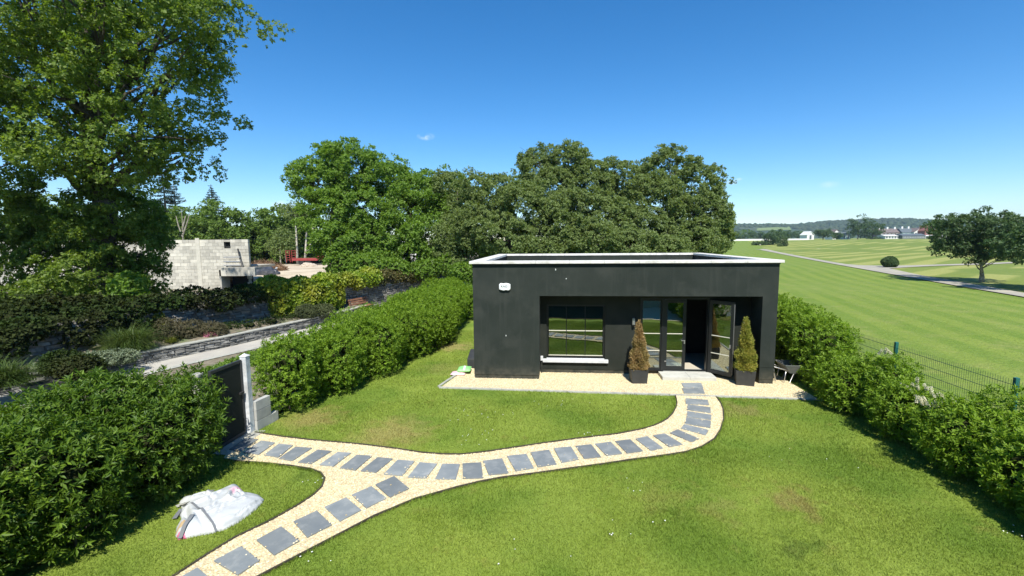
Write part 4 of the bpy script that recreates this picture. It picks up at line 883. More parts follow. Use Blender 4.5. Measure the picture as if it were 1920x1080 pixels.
# stones
MT['oldstone'] = mat('old_stone', (.12, .115, .1), (.22, .21, .19), 5, .95, .7, 20, island=.4, col3=(.27, .26, .22), scale3=1.6, bdist=.03)
def rock_mesh(name, seed, m, k=1):
    rng = random.Random(seed); bm = bmesh.new(); bmesh.ops.create_cube(bm, size=1); bmesh.ops.bevel(bm, geom=bm.edges[:], offset=.09, segments=1, affect='EDGES')
    for v in bm.verts: v.co += Vector((rng.uniform(-.08, .08), rng.uniform(-.08, .08), rng.uniform(-.07, .07)))
    me = bpy.data.meshes.new(name); bm.to_mesh(me); bm.free(); me.materials.append(m)
    return me
RM = [rock_mesh('stone', s, MT['stone']) for s in range(7)]; RO = [rock_mesh('stone', s, MT['oldstone']) for s in range(7)]
def stonewall(label, line, z0, z1, thick, slen, sh, cap=None, maxp=300, seed=1, zfun=None, RM=RM, sm='stone'):
    rng = random.Random(seed); L = np.array([LW(*p)[:2] for p in line]); base = L.mean(0)
    t = thing('stone_wall', label, 'wall', (base[0], base[1], 0)); L = L-base; s = np.concatenate([[0], np.cumsum(np.linalg.norm(np.diff(L, axis=0), axis=1))])
    at = lambda q: (np.interp(q, s, L[:, 0]), np.interp(q, s, L[:, 1])); st = []
    z = z0
    while z < z1-.03:
        h = min(sh*rng.uniform(.75, 1.25), z1-z); q = rng.uniform(0, .3)
        while q < s[-1]:
            l = slen*rng.uniform(.5, 1.5); a = at(q); b = at(min(q+l, s[-1])); ang = math.atan2(b[1]-a[1], b[0]-a[0]); p = ((a[0]+b[0])/2, (a[1]+b[1])/2)
            zz = z+(zfun(q) if zfun else 0)
            st.append((p[0], p[1], zz+h/2, ang, l, h, rng.randrange(7), rng.uniform(-.05, .05), rng.uniform(-.02, .02), rng.choice((0, math.pi)))); q += l+.012
        z += h+.008
    cp = np.array([0, 0])-base; st.sort(key=lambda r: (r[0]-cp[0])**2+(r[1]-cp[1])**2+(0 if in_view(r[0]+base[0], r[1]+base[1], r[2]) else 1e6))
    rest = MB()
    for i, (x, y, zc, ang, l, h, k, ti, pr, fl) in enumerate(st):
        if i < maxp:
            o = bpy.data.objects.new('stone', RM[k]); C.objects.link(o); o.parent = t; o.location = (x-math.sin(ang)*pr, y+math.cos(ang)*pr, zc); o.rotation_euler = (0, ti*.6, ang+fl); o.scale = (l, thick, h)
        else:
            ca, sa = math.cos(ang), math.sin(ang); me = RM[k]
            V = [(x+ca*v.co.x*l-sa*(v.co.y*thick+pr), y+sa*v.co.x*l+ca*(v.co.y*thick+pr), zc+v.co.z*h) for v in me.vertices]; rest.add(V, [tuple(p.vertices) for p in me.polygons])
    if rest.V: rest.build('stonework', MT[sm], t, kind='stuff')
    # mortar core
    n = 60; q = np.linspace(0, s[-1], n); P = np.array([at(v) for v in q]); d = np.gradient(P, axis=0); d /= np.linalg.norm(d, axis=1)[:, None]; nn = np.stack([-d[:, 1], d[:, 0]], 1)*(thick*.5-.05)
    V = []; Fq = []
    for i in range(n):
        zt = z1-.03+(zfun(q[i]) if zfun else 0)
        for sg, zz in ((1, -.1), (1, zt), (-1, zt), (-1, -.1)): V.append((*(P[i]+nn[i]*sg), zz))
    for i in range(n-1):
        for j in range(3): a = i*4+j; Fq.append((a, a+1, a+5, a+4))
    meshobj('mortar_core', V, Fq, MT['joint'], t)
    if cap:
        q = 0
        while q < s[-1]:
            l = rng.uniform(.5, .9); a = at(q); b = at(min(q+l, s[-1])); ang = math.atan2(b[1]-a[1], b[0]-a[0])
            if math.hypot(b[0]-a[0], b[1]-a[1]) > .1:
                o = MB().box(-l/2+.006, l/2-.006, -thick*.5-.02, thick*.5+.03, 0, cap).build('cap_stone', MT['kerb'], t, .01, loc=((a[0]+b[0])/2, (a[1]+b[1])/2, z1+.002)); o.rotation_euler = (rng.uniform(-.02, .02), rng.uniform(-.02, .02), ang)
            q += l
    print(label, len(st)); return t
def in_view(x, y, z):
    d = np.array([x, y, z-H]); zc = d@fw
    if zc < .3: return False
    px = 960+F*(d@cr)/zc; py = 540-F*(d@cu)/zc; return -20 < px < 1940 and -20 < py < 1100
stonewall('low dry stone wall edging the raised bed along the concrete lane', [(x-.13, y) for x, y in lowline], 0, .4, .26, .34, .085, cap=.05, seed=4)
stonewall('tall old stone wall topped with ivy behind the raised bed and bench', highline, .1, 1.75, .4, .36, .115, seed=5, RM=RO, sm='oldstone', zfun=lambda q: -.35*max(0, 1-q/17))
# raised ground behind the tall wall and pale building plot
back = [LW(x-.15, y, 1.05) for x, y in highline]; pl = [tuple(p) for p in back]+[(-8, 130, 1.05), (-120, 130, 1.05), (-120, 0, 1.05)]
meshobj('terrace', pl, [tuple(range(len(pl)))], MT['soil'], None, False, 'structure')
pp = [AT(x, y, Y) for x, y, Y in ((430, 545, 33), (640, 545, 33))]
lot = [(-30, 32.5), (-17, 32.5), (-13.5, 36), (-13, 44), (-17, 54), (-24, 61), (-40, 64), (-60, 62), (-60, 40)]
meshobj('dirt_plot', [(x, y, 1.23) for x, y in lot], [tuple(range(len(lot)))], MT['sand'], None, False, 'structure')
def foliage(name, label, cat, lobes, n, leaf, wid, m, k=5, seed=1, spread=1.0, up=.5, group=None, droop=.05, lo=.75, hi=1.1, cull=.7, core=True, ax=.05, stem=True, jit=.35, zmin=.02, bump=.1):
    rng = np.random.default_rng(seed); b = np.mean([l[:3] for l in lobes], 0); zb = min(l[2]-l[5] for l in lobes); b[2] = max(zb, 0)
    t = thing(name, label, cat, b, 0, group); lb = [tuple(np.array(l[:3])-b)+tuple(l[3:6]) for l in lobes]
    P, Nn = shell(lb, n, rng, lo, hi, cull, zmin, bump, 2.5); D = unit(Nn+np.array([0, 0, up])+rng.normal(0, jit, P.shape)); V, Fq = rosettes(P, D, k, leaf, wid, spread, ax, rng, droop); meshobj('foliage', V, Fq, m, t)
    if core: V, Fq = blob_mesh(lb, .6, 1); meshobj('shade_core', V, Fq, MT['twig'], t, kind='stuff')
    return t
def lobeline(line, z, rx, rz, step, jz=.1, seed=1, off=0):
    rng = random.Random(seed); L, tot = resample(line, max(2, int(10))); L, tot = resample(line, max(2, int(tot/step))); out = []
    for p in L: q = LW(p[0]+off+rng.uniform(-.15, .15), p[1]+rng.uniform(-.15, .15), z+rng.uniform(-jz, jz)); out.append((q[0], q[1], q[2], rx*rng.uniform(.8, 1.2), rx*rng.uniform(.8, 1.2), rz*rng.uniform(.8, 1.2)))
    return out
foliage('ivy', 'dark shaded ivy and bramble over the tall stone wall below the block building', 'ivy', lobeline(highline[1:4], 1.35, .55, .34, .45, .3, 3)+lobeline(highline[3:6], 1.75, .6, .4, .6, .12, 13)+lobeline(highline[1:3], 1.1, .35, .45, .5, .15, 4, .25), 8000, .11, .09, L_IVYSH, 4, 31)
foliage('ivy', 'bright yellow green ivy spilling over the tall stone wall left of the bench', 'ivy', lobeline([(-11.5, 7.4), (-11.0, 8.3), (-10.0, 11), (-9.1, 14)], 1.95, .6, .42, .5, .15, 5)+lobeline([(-11.5, 7.4), (-11.0, 8.3), (-10.1, 10.6)], 1.15, .45, .7, .45, .2, 6, .35), 12000, .14, .12, L_IVYSUN, 4, 32, up=.3)
foliage('ivy', 'brown and green ivy trailing along the top of the tall wall behind the bench', 'ivy', lobeline([(-9.4, 13.4), (-8.2, 15.9), (-7.3, 20.1), (-6.3, 27)], 1.85, .5, .4, .6, .15, 7), 6000, .12, .09, leafmat('ivy_leaf_brown', (.05, .08, .02), (.16, .13, .04), (.12, .07, .03), .25, .5, .8), 4, 33, droop=.4)
# bench
bp = G(680, 597)
t = thing('park_bench', 'brown slatted wooden bench against the tall stone wall beside the lane', 'bench', (G(680, 590, .0)[0]-.35, G(680, 590, 0)[1]+.6, 0), math.atan2(27.15-25.42, -8.6+9.19)+.0)
for i in range(4): MB().box(-.85, .85, -.2+i*.1-.2, -.2+i*.1-.11, .42, .45).build('seat_slat', MT['wood'], t, .005)
for i in range(3): o = MB().box(-.85, .85, -.015, .015, 0, .1).build('back_slat', MT['wood'], t, .005); o.location = (0, .06+.03*i, .53+i*.135); o.rotation_euler = (-.2, 0, 0)
for sx in (-.72, .72): MB().tube([(sx, -.36, 0), (sx, -.36, .41), (sx, 0, .4), (sx, .14, .92)], .025, 6).build('side_frame', MT['darkmetal'], t); MB().tube([(sx, .1, 0), (sx, 0, .4)], .025, 6).build('leg', MT['darkmetal'], t)
# planting in the bed
def sedge(label, p, r, h, n, m, seed, cat='grass clump', w=.014):
    rng = np.random.default_rng(seed); t = thing('sedge_clump', label, cat, p); a = rng.uniform(0, 6.28, n); ln = h*rng.uniform(.55, 1.25, n); el = rng.uniform(.5, 1.5, n); cur = rng.uniform(.6, 1.9, n)
    b = np.stack([rng.normal(0, r*.22, n), rng.normal(0, r*.22, n), 0*a], 1); P = [b]; e = el.copy(); K = 4
    for _ in range(K): d = np.stack([np.cos(a)*np.cos(e), np.sin(a)*np.cos(e), np.sin(e)], 1); P.append(P[-1]+d*(ln/K)[:, None]); e = e-cur/K*1.3
    sd_ = np.stack([-np.sin(a), np.cos(a), 0*a], 1); V = []
    for i, q in enumerate(P): ww = w*(1-i/(K+.3)); V += [q-sd_*ww, q+sd_*ww]
    V = np.stack(V, 1); V[:, :, 2] = np.maximum(V[:, :, 2], .01); V = V.reshape(-1, 3); q = np.arange(n)[:, None]*(2*K+2); Fq = np.concatenate([q+[[2*i, 2*i+1, 2*i+3, 2*i+2]] for i in range(K)], 0); meshobj('blades', V, Fq, m, t); return t
sedge('large arching green sedge clump in the raised bed beside the heather', G(243, 655, .5), .85, 1.0, 2600, L_SEDGE, 41)
sedge('arching sedge clump at the left edge of the raised bed', G(5, 722, .5), .8, .8, 2200, L_SEDGE, 42)
sedge('small yellow green tuft on the bed edge by the low wall', G(322, 642, .45), .18, .3, 300, L_YG, 43, w=.008)
p = G(160, 680, .5); foliage('sage_mat', 'pale silvery groundcover mat spilling to the low stone wall', 'groundcover', [(p[0]+.0, p[1], .55, .8, .5, .2), (p[0]+.6, p[1]+.5, .55, .6, .4, .18), (p[0]-.5, p[1]-.5, .52, .5, .4, .15)], 1800, .07, .04, L_SAGE, 5, 44)
p = G(300, 640, .5); foliage('heather', 'dry brownish heather bush right of the large sedge clump', 'shrub', [(p[0]-.1, p[1]+.5, .8, .6, .5, .4), (p[0]+.5, p[1]+.9, .7, .5, .5, .35), (p[0]+1.2, p[1]+1.3, .65, .5, .4, .3)], 2200, .08, .02, L_HEATH, 6, 45)
p = G(297, 615, .9); foliage('young_shrub', 'young bright green shoot rising in front of the dark wall', 'shrub', [(p[0], p[1], 1.2, .16, .16, .35), (p[0]+.1, p[1], .9, .2, .2, .2)], 260, .1, .07, L_YG, 5, 46, core=False)
p = G(386, 632, .45); foliage('pink_flowers', 'small patch of pink flowers on the edge of the raised bed', 'flowers', [(p[0], p[1]+.1, .5, .28, .18, .1)], 260, .03, .025, L_FLOW, 5, 47, core=False)
p = G(575, 594, .5); foliage('bushy_shrub', 'grey green shrub in the narrow end of the raised bed left of the bench', 'shrub', [(p[0], p[1], .72, .5, .45, .34), (p[0]+.6, p[1]+.7, .68, .45, .4, .3)], 2200, .06, .025, L_HSH, 6, 48)
p = G(480, 622, .5); foliage('low_plants', 'low green weeds scattered on the bed between the two stone walls', 'plants', [(*(LW(x, y)[:2]), .56, .45, .45, .16) for x, y in ((-12.0, 3.5), (-11.6, 4.5), (-11.2, 5.4), (-10.8, 6.4), (-12.4, 2.6), (-11.9, 4.9), (-12.9, 3.2), (-10.5, 7.4))], 1500, .06, .03, L_IVYSH, 5, 49)
p = G(90, 715, .5); foliage('young_shrub', 'leafy green shrub in shade between the two sedge clumps', 'shrub', [(p[0]+.3, p[1]+.6, .7, .5, .4, .3), (p[0]-.5, p[1]+.9, .75, .4, .4, .3)], 900, .1, .06, L_IVYSH, 5, 50)
p = G(110, 730, 0); o = MB(); me = rock_mesh('boulder', 77, MT['stone']); ob = bpy.data.objects.new('boulder', me); C.objects.link(ob); q = G(75, 735, .1); ob.location = (q[0], q[1]+.1, .18); ob.scale = (.8, .4, .36); ob.rotation_euler = (0, 0, 1.1); tag(ob, 'grey boulder at the foot of the low stone wall at the left', 'boulder')
vg = [(432, 688), (470, 674), (400, 702), (450, 683), (500, 664), (370, 712), (415, 698), (485, 672), (520, 655)]
foliage('groundcover', 'low leafy groundcover on the verge behind the dark gate', 'groundcover', [(*(G(x, y, .1)[:2]), -.0+.06, .42, .36, .22) for x, y in vg], 4200, .08, .04, L_MID, 5, 51)

# ================================================================== BLOCK BUILDING SHELL
YB = 31.0; zb0, zb1 = 1.06, 4.62; xr = AT(468, 500, YB)[0]; xm = AT(426, 520, YB)[0]; xl = -44
t = thing('block_building', 'unfinished grey concrete block building shell behind the ivy covered wall', 'building', (xm, YB, zb0))
bw, bh, bt = .44, .215, .2; gap = .012; blocks = []; rows = int((zb1-zb0)/(bh+gap)); wxa, wxb = AT(420, 460, YB)[0], AT(432, 460, YB)[0]; wza, wzb = AT(425, 465.5, YB)[2], AT(425, 453.5, YB)[2]
zled = AT(450, 500, YB)[2]
for r in range(rows):
    z = r*(bh+gap); off = (r % 2)*(bw+gap)/2; x = xr-off
    if off: blocks.append((xr-off+gap, xr, z))
    while x > xl:
        a, b = x-bw, x; x -= bw+gap; zz = z+zb0
        segs = [(a, b)]
        if zz+bh > wza and zz < wzb: segs = [s for s in ((a, min(b, wxa)), (max(a, wxb), b)) if s[1]-s[0] > .05] if (a < wxb and b > wxa) else segs
        for a1, b1 in segs:
            if zz < zled-.05 and b1 > xm: b1 = min(b1, xm)
            if b1-a1 > .05: blocks.append((a1, b1, z))
blocks.sort(key=lambda b: -((b[0]+b[1])/2)); parts = blocks[:300]; rest = blocks[300:]
unitb = MB().box(-.5, .5, -.5, .5, -.5, .5).build('tmpb', MT['block']); ume = unitb.data; bpy.data.objects.remove(unitb)
for a, b, z in parts:
    o = bpy.data.objects.new('block', ume); C.objects.link(o); o.parent = t; o.location = ((a+b)/2-xm, bt/2+R_.uniform(-.012, .006), z+bh/2); o.scale = (b-a, bt, bh)
mb = MB()
for a, b, z in rest: d = R_.uniform(-.012, .006); mb.box(a-xm, b-xm, d, bt, z, z+bh)
mb.build('blockwork', MT['block'], t, kind='stuff')
mb = MB(); mb.box(xl-xm, wxa-xm, .025, bt-.02, 0, zb1-zb0-.05) if False else None
for a, b, z0, z1 in ((xl, xm-.02, 0, zled-zb0), (xl, wxa, zled-zb0, wza-zb0), (wxa, xr-.02, zled-zb0, wza-zb0), (xl, wxa, wza-zb0, wzb-zb0), (wxb, xr-.02, wza-zb0, wzb-zb0), (xl, xr-.02, wzb-zb0, rows*(bh+gap)-.03)): mb.box(a-xm, b-xm, .014, bt-.02, z0, z1)
mb.build('mortar', MT['mortar'], t)
mb = MB()
kx = 1.22; mb.prism([(xr-.25-xm, .21), (xr-.05-xm, .21), ((xr-.15)*kx-xm, YB*kx-YB), ((xr-.4)*kx-xm, YB*kx-YB)], 0, 3.3); mb.prism([((xr-.42)*kx-xm, YB*kx-YB-.2), ((xr-.42)*kx-xm, YB*kx-YB), (xl-xm, YB*kx-YB), (xl-xm, YB*kx-YB-.2)], 0, 3.3)
mb.box(xl-xm, xl-xm+.2, .21, YB*kx-YB-.21, 0, 3.3); mb.build('rear_wall', MT['mortar'], t)
MB().box(wxa-xm-.2, wxb-xm+.05, .22, .26, wza-zb0-.2, wzb-zb0+.2).build('window_dark_panel', MT['dark'], t)  # black panel close behind the opening, painted as the dark inside
MB().box(xl-xm+.2, xr-xm-1.6, .21, 6.4, zled-zb0-.3, zled-zb0-.12).build('floor_slab', MT['mortar'], t)
xa, xb = .05, AT(478, 508, YB-.9)[0]-xm
MB().box(xa, xb, -.9, .0, zled-zb0-.16, zled-zb0-.02).build('ledge_slab', MT['mortar'], t)
n = 5
for i in range(n): MB().box(xa+(xb-xa)*i/n+.005, xa+(xb-xa)*(i+1)/n-.005, -.9, -.72, zled-zb0-.58, zled-zb0-.165).build('ledge_block', MT['block'], t)
MB().box(xa, xa+.12, -.9, 0, 0, zled-zb0-.165).build('pier', MT['block'], t)
MB().box(xa+.13, xr-xm, .3, .35, 0, zled-zb0).build('undercroft_dark_panel', MT['dark'], t)  # black panel painted as the shade under the ledge
xp = AT(374, 500, YB)[0]-xm; MB().box(xp-.14, xp+.14, -.03, 0, 0, zb1-zb0-.05).build('mortar_pier', mat('pale_mortar', (.55, .52, .44), (.48, .46, .38), 5, .9, .4, 20), t)
for zz in (AT(440, 482, YB)[2], AT(440, 490, YB)[2], AT(440, 497, YB)[2]): MB().tube([(0, -.25, zz-zb0), (1.15, -.25, zz-zb0)], .03, 6).build('rail', MT['steel'], t)
MB().tube([(1.0, -.2, AT(455, 466, YB)[2]-zb0), (1.12, -.2, AT(455, 486, YB)[2]-zb0), (1.35, -.35, zled-zb0)], .05, 6).build('prop', MT['darkmetal'], t)
# plot clutter
def pile(label, name, cat, p, r, h, m, seed, n=2, brush=None):
    t = thing(name, label, cat, p); V, Fq = blob_mesh([(0, 0, 0, r, r*.7, h), (r*.6, .2, 0, r*.6, r*.5, h*.7), (-r*.6, .1, 0, r*.6, r*.5, h*.6)], 1, 3); rng = np.random.default_rng(seed); V = np.array(V); V += rng.normal(0, .04*r, V.shape); meshobj('heap', V, Fq, m, t)
    if brush: P, Nn = shell([(0, 0, 0, r, r*.7, h), (r*.6, .2, 0, r*.6, r*.5, h*.7)], 900, rng, .8, 1.2, .6, 0); V, Fq = rosettes(P, Nn+rng.normal(0, .6, P.shape), 3, .5, .035, .8, .05, rng); meshobj('twigs', V, Fq, brush, t)
p = AT(497, 513, 42); p[2] = 1.23; pile('dark grey tarpaulin covered heap beside the block building ledge', 'covered_heap', 'heap', p, 1.05, .75, MT['tarp'], 1)
p = AT(505, 505, 48); p[2] = 1.23; pile('brown heap of cut dry branches behind the dark heap', 'brush_pile', 'brush pile', p+np.array([-.7, 0, 0]), 1.9, .8, MT['brushb'], 2, brush=MT['brushb'])
p = AT(578, 503, 56); p[2] = 1.23; pile('small pile of pale rubble in front of the trailer', 'rubble_pile', 'rubble', p, .9, .45, MT['rubble'], 3)
p = AT(508, 508, 44); o = MB().box(-.04, .04, -.3, .3, 0, .7).build('white_board', MT['white']); o.location = (p[0]+.1, p[1], 1.23); o.rotation_euler = (0, .7, .3); tag(o, 'white board leaning at the end of the dark heap', 'board')
# trailer
p = AT(575, 498, 60)
t = thing('flatbed_trailer', 'red flatbed trailer with raised ramps parked under the birch trees', 'trailer', (p[0], p[1], 1.23))
MB().box(-1.4, 1.9, -.9, .9, .75, .9).build('deck', MT['wood'], t)
MB().box(1.9, 3.2, -.9, .9, .75, 1.55).build('headboard', MT['red'], t)
MB().box(-1.5, 1.9, -.95, -.9, .6, .92).build('side_rail', MT['red'], t)
for sx in (-.2, .6):
    for sy in (-.8, .8): MB().tube([(sx, sy-.1, .36), (sx, sy+.1, .36)], .36, 14).build('wheel', MT['tyre'], t)
for sx in (-2.1, -.75+-.6):
    mb = MB()
    for dx in (-.25, .25): mb.tube([(sx+dx, -.6, .4), (sx+dx, -.7, 2.0)], .04, 5)
    for k in range(5): mb.tube([(sx-.25, -.62, .7+k*.3), (sx+.25, -.62, .7+k*.3)], .03, 5)
    mb.build('ramp', MT['red'], t)
MB().box(1.9, 3.6, -.1, .1, .5, .6).build('drawbar', MT['darkmetal'], t)

# ================================================================== TREES
# big maple on the left
TS = .81
tb = np.array([AT(188, 560, 24*TS)[0], 24*TS, 1.2])
def near(L): return [(a-(72 if a > 320 and b < 60 else 42 if a > 290 and b < 330 else 0), b, y*TS, rx*TS, rz*TS, ry*TS) for a, b, y, rx, rz, ry in L]
ML = [(100, -10, 18.3, 2.0, 1.5, 2.2), (210, -40, 18.3, 2.0, 1.5, 2.2), (20, -40, 18.3, 2.2, 1.8, 2.2), (230, 20, 20, 3.2, 2.6, 3), (330, 60, 21, 3.0, 2.4, 3), (120, 60, 21, 2.8, 2.6, 3), (270, 160, 20.5, 2.8, 2.2, 2.8), (370, 190, 22, 2.0, 2.0, 2.4), (180, 230, 20, 2.8, 2.1, 2.6), (310, 250, 21, 2.4, 1.7, 2.4), (380, 300, 22.5, 1.45, .95, 1.6), (60, 170, 21.5, 2.2, 2.3, 2.6), (130, -60, 22, 3.5, 3, 3.5), (300, -60, 22.5, 3.6, 2.6, 3.5), (250, -160, 22, 4, 3, 4), (10, 40, 20, 2.6, 2.6, 3), (400, 20, 22, 1.5, 1.5, 2), (405, 120, 22.5, 1.1, 1.2, 1.6), (100, 300, 22, 1.8, .6, 1.6), (210, 300, 21.5, 2.0, .9, 1.8), (395, 240, 23, 1.1, .9, 1.5)]
tree('maple_tree', 'huge maple tree on the left with pale sunlit upper crown reaching out of the frame', tb, pxlobes(near(ML)), 34000, .115, L_MAPLE, MT['bark'], .45, k=5, seed=2, clump=.42, cull=.62, lo=.55, hi=1.12, split=.42, bump=.2, droop=.25)
ML2 = [(195, 400, 24, 1.7, 1.4, 2), (130, 440, 24, 1.6, 1.2, 2), (235, 450, 24, 1.3, 1.2, 2), (100, 500, 24, 1.3, 1.2, 1.8), (170, 510, 23.5, 2.0, 1.5, 2), (225, 545, 24, 1.2, 1.1, 1.5), (90, 570, 23, 2.0, 1.0, 2), (0, 590, 23, 2, 1.2, 2), (275, 470, 24.5, .9, .9, 1.1), (285, 520, 24.5, .7, .8, .8), (240, 400, 24, 1.2, 1.1, 1.5), (60, 470, 23.5, .9, .7, 1.2), (200, 345, 24, .9, 1, 1.2)]
tree('undergrowth_tree', 'dense dark low tree growing round the foot of the big maple', tb+np.array([.7, .4, 0]), pxlobes(near(ML2)), 17000, .12, L_MAPLE, MT['bark'], .2, k=5, seed=3, cull=.65, lo=.6, droop=.2, split=.3)
ML3 = [(-60, 395, 22, 2.0, 1.6, 2.4), (-60, 300, 21, 2.2, 2.4, 2.4), (-30, 200, 21, 1.6, 1.8, 2), (-90, 540, 22, 1.8, 1.6, 2), (20, 345, 22, .9, .8, 1), (-130, 120, 20, 3, 3, 3)]
tree('maple_tree', 'dark leaved tree at the left edge with a bare trunk by the wall', (AT(-2, 600, 17.8)[0], 17.8, 1.1), pxlobes(near(ML3)), 10000, .12, L_MAPLE, MT['bark'], .22, k=5, seed=4, cull=.65, lo=.6)
p = G(250, 600, .6); foliage('young_maple', 'bright sunlit young maple shoots below the big maple before the block wall', 'shrub', pxlobes([(240, 535, 17.6, .62, .48, .5), (215, 575, 17.3, .4, .4, .4), (262, 565, 17.6, .4, .34, .4)]), 600, .12, .1, L_MID, 5, 55, core=False)
foliage('bank_shrubs', 'dark mass of shaded shrubs on the bank under the big maple', 'shrub', pxlobes([(30, 620, 15.2, 1.4, 1.0, 1), (110, 610, 15.8, 1.2, .9, 1), (-60, 650, 14, 1.4, 1, 1), (60, 655, 15, 1.0, .6, .7), (180, 600, 16.6, 1.0, .8, .8)]), 7000, .13, .09, L_IVYSH, 5, 56)
# middle trees
MG = 'leafy trees behind the tall stone wall'
tree('lime_tree', 'broad mid green tree at the left end of the clump behind the ivy wall', (AT(625, 500, 37)[0], 37, 1.1), pxlobes([(600, 345, 37, 1.9, 2.0, 2.2), (660, 320, 36, 2.1, 2.0, 2.2), (620, 400, 35, 2.2, 1.8, 2.2), (680, 400, 35, 2.2, 2.0, 2.2), (640, 455, 34, 1.9, 1.6, 2), (700, 330, 37, 1.8, 2.0, 2.2), (690, 460, 34, 1.8, 1.6, 2), (615, 310, 37, 1.3, 1.3, 1.5), (575, 335, 37, 1.0, .8, 1.2)]), 20250, .16, L_MID, MT['bark'], .3, MG, clump=.42, k=5, seed=5, cull=.65, lo=.65)
tree('lime_tree', 'mid green tree with dead twigs in its top, right of the broad tree', (AT(765, 500, 38)[0], 38, 1.1), pxlobes([(740, 345, 38, 1.7, 1.5, 2), (800, 360, 38, 1.9, 1.6, 2), (770, 400, 36, 2.2, 1.8, 2), (740, 450, 35, 2.0, 1.6, 2), (810, 440, 35, 1.9, 1.8, 2), (845, 370, 38, 1.5, 1.8, 2), (770, 480, 34.5, 1.6, 1.2, 1.6), (720, 490, 33.5, 1.3, 1.0, 1.4)]), 17550, .16, L_MID, MT['bark'], .28, MG, clump=.42, k=5, seed=6, cull=.65, lo=.65)
tree('lime_tree', 'darker green tree between the limes and the studio roof corner', (AT(860, 500, 36)[0], 36, 1.0), pxlobes([(870, 400, 36, 1.5, 1.9, 2), (850, 455, 34, 1.5, 1.6, 2), (880, 480, 32, 1.4, 1.4, 1.6), (840, 350, 37, 1.1, 1.0, 1.3)]), 10850, .115, L_WIL, MT['bark'], .2, MG, clump=.42, k=5, seed=7, cull=.65)
foliage('saplings', 'green sapling growth along the top of the wall right of the ivy', 'shrub', pxlobes([(690, 500, 31, 1.2, .8, 1), (740, 505, 31, 1.1, .7, 1), (640, 495, 32, 1.1, .9, 1), (800, 505, 32, 1.1, .7, 1), (850, 500, 32, 1.1, .8, 1), (870, 510, 30, .9, .6, 1)]), 4200, .15, .11, L_MID, 5, 57)
BG = 'big rounded trees directly behind the black studio'
tree('willow_tree', 'grey green round tree directly behind the left half of the studio', (AT(960, 460, 31)[0], 31, 0), pxlobes([(930, 380, 32, 1.7, 1.6, 2), (900, 430, 31, 1.6, 1.8, 2), (980, 400, 30, 2.0, 1.8, 2), (950, 450, 29, 2.0, 1.5, 2), (1030, 440, 29.5, 1.9, 1.8, 2), (890, 350, 33, 1.1, .7, 1.2)]), 21700, .115, L_WIL, MT['bark'], .28, BG, clump=.3, k=6, seed=8, cull=.7, lo=.7)
tree('willow_tree', 'tallest round tree with feathery top behind the middle of the studio', (AT(1080, 460, 34)[0], 34, 0), pxlobes([(1010, 315, 36, 1.5, 1.3, 1.8), (1060, 310, 36, 1.7, 1.4, 1.8), (1040, 360, 35, 2.2, 1.8, 2.2), (1100, 350, 35, 2.1, 1.6, 2.2), (1080, 400, 33, 2.3, 1.9, 2.2), (1130, 430, 32, 2.3, 1.9, 2.2), (985, 295, 37, .5, .7, .6), (1070, 290, 37, .5, .6, .6)]), 31000, .115, L_WIL, MT['bark'], .32, BG, clump=.3, k=6, seed=9, cull=.7, lo=.7)
tree('willow_tree', 'widest round tree at the right end behind the studio beside the golf course', (AT(1250, 460, 35)[0], 35, 0), pxlobes([(1170, 340, 36, 2.0, 1.6, 2), (1250, 325, 36, 2.3, 1.6, 2.2), (1300, 350, 36, 1.9, 2.0, 2), (1220, 385, 34, 2.6, 2.0, 2.4), (1310, 410, 35, 2.2, 2.0, 2.2), (1200, 440, 32.5, 2.3, 1.8, 2.2), (1290, 450, 33, 2.4, 1.5, 2.2), (1340, 445, 35, 1.3, 1.3, 1.8), (1250, 298, 37, .8, .6, .8), (1330, 380, 36.5, 1.0, 1.6, 1.5), (1345, 408, 36.5, 1.0, .7, 1.2)]), 40300, .115, L_WIL, MT['bark'], .35, BG, clump=.3, k=6, seed=10, cull=.7, lo=.7)
tree('willow_tree', 'lower dark tree filling the gap between the two tallest round trees', (AT(1150, 470, 31)[0], 30, 0), pxlobes([(1110, 455, 29.5, 1.8, 1.3, 1.6), (1180, 465, 29.5, 1.8, 1.1, 1.6), (1250, 470, 30, 1.6, 1.0, 1.6), (1060, 470, 29, 1.5, 1.0, 1.5)]), 13950, .115, L_WIL, MT['bark'], .2, BG, clump=.3, k=5, seed=11, cull=.7)
# pale roof glimpsed through the trees
p = AT(785, 455, 52); t = thing('shed', 'pale roof of a shed glimpsed through the gap in the trees', 'shed', (p[0], p[1], 1.2))
MB().box(-2.2, 2.2, 0, 3, 0, 2.6).build('wall', MT['whitewall'], t); MB().add([(-2.4, -.2, 2.6), (2.4, -.2, 2.6), (2.4, 1.5, 3.6), (-2.4, 1.5, 3.6), (-2.4, 3.2, 2.6), (2.4, 3.2, 2.6)], [(0, 1, 2, 3), (3, 2, 5, 4), (0, 3, 4), (1, 5, 2)]).build('roof', MT['coping'], t)
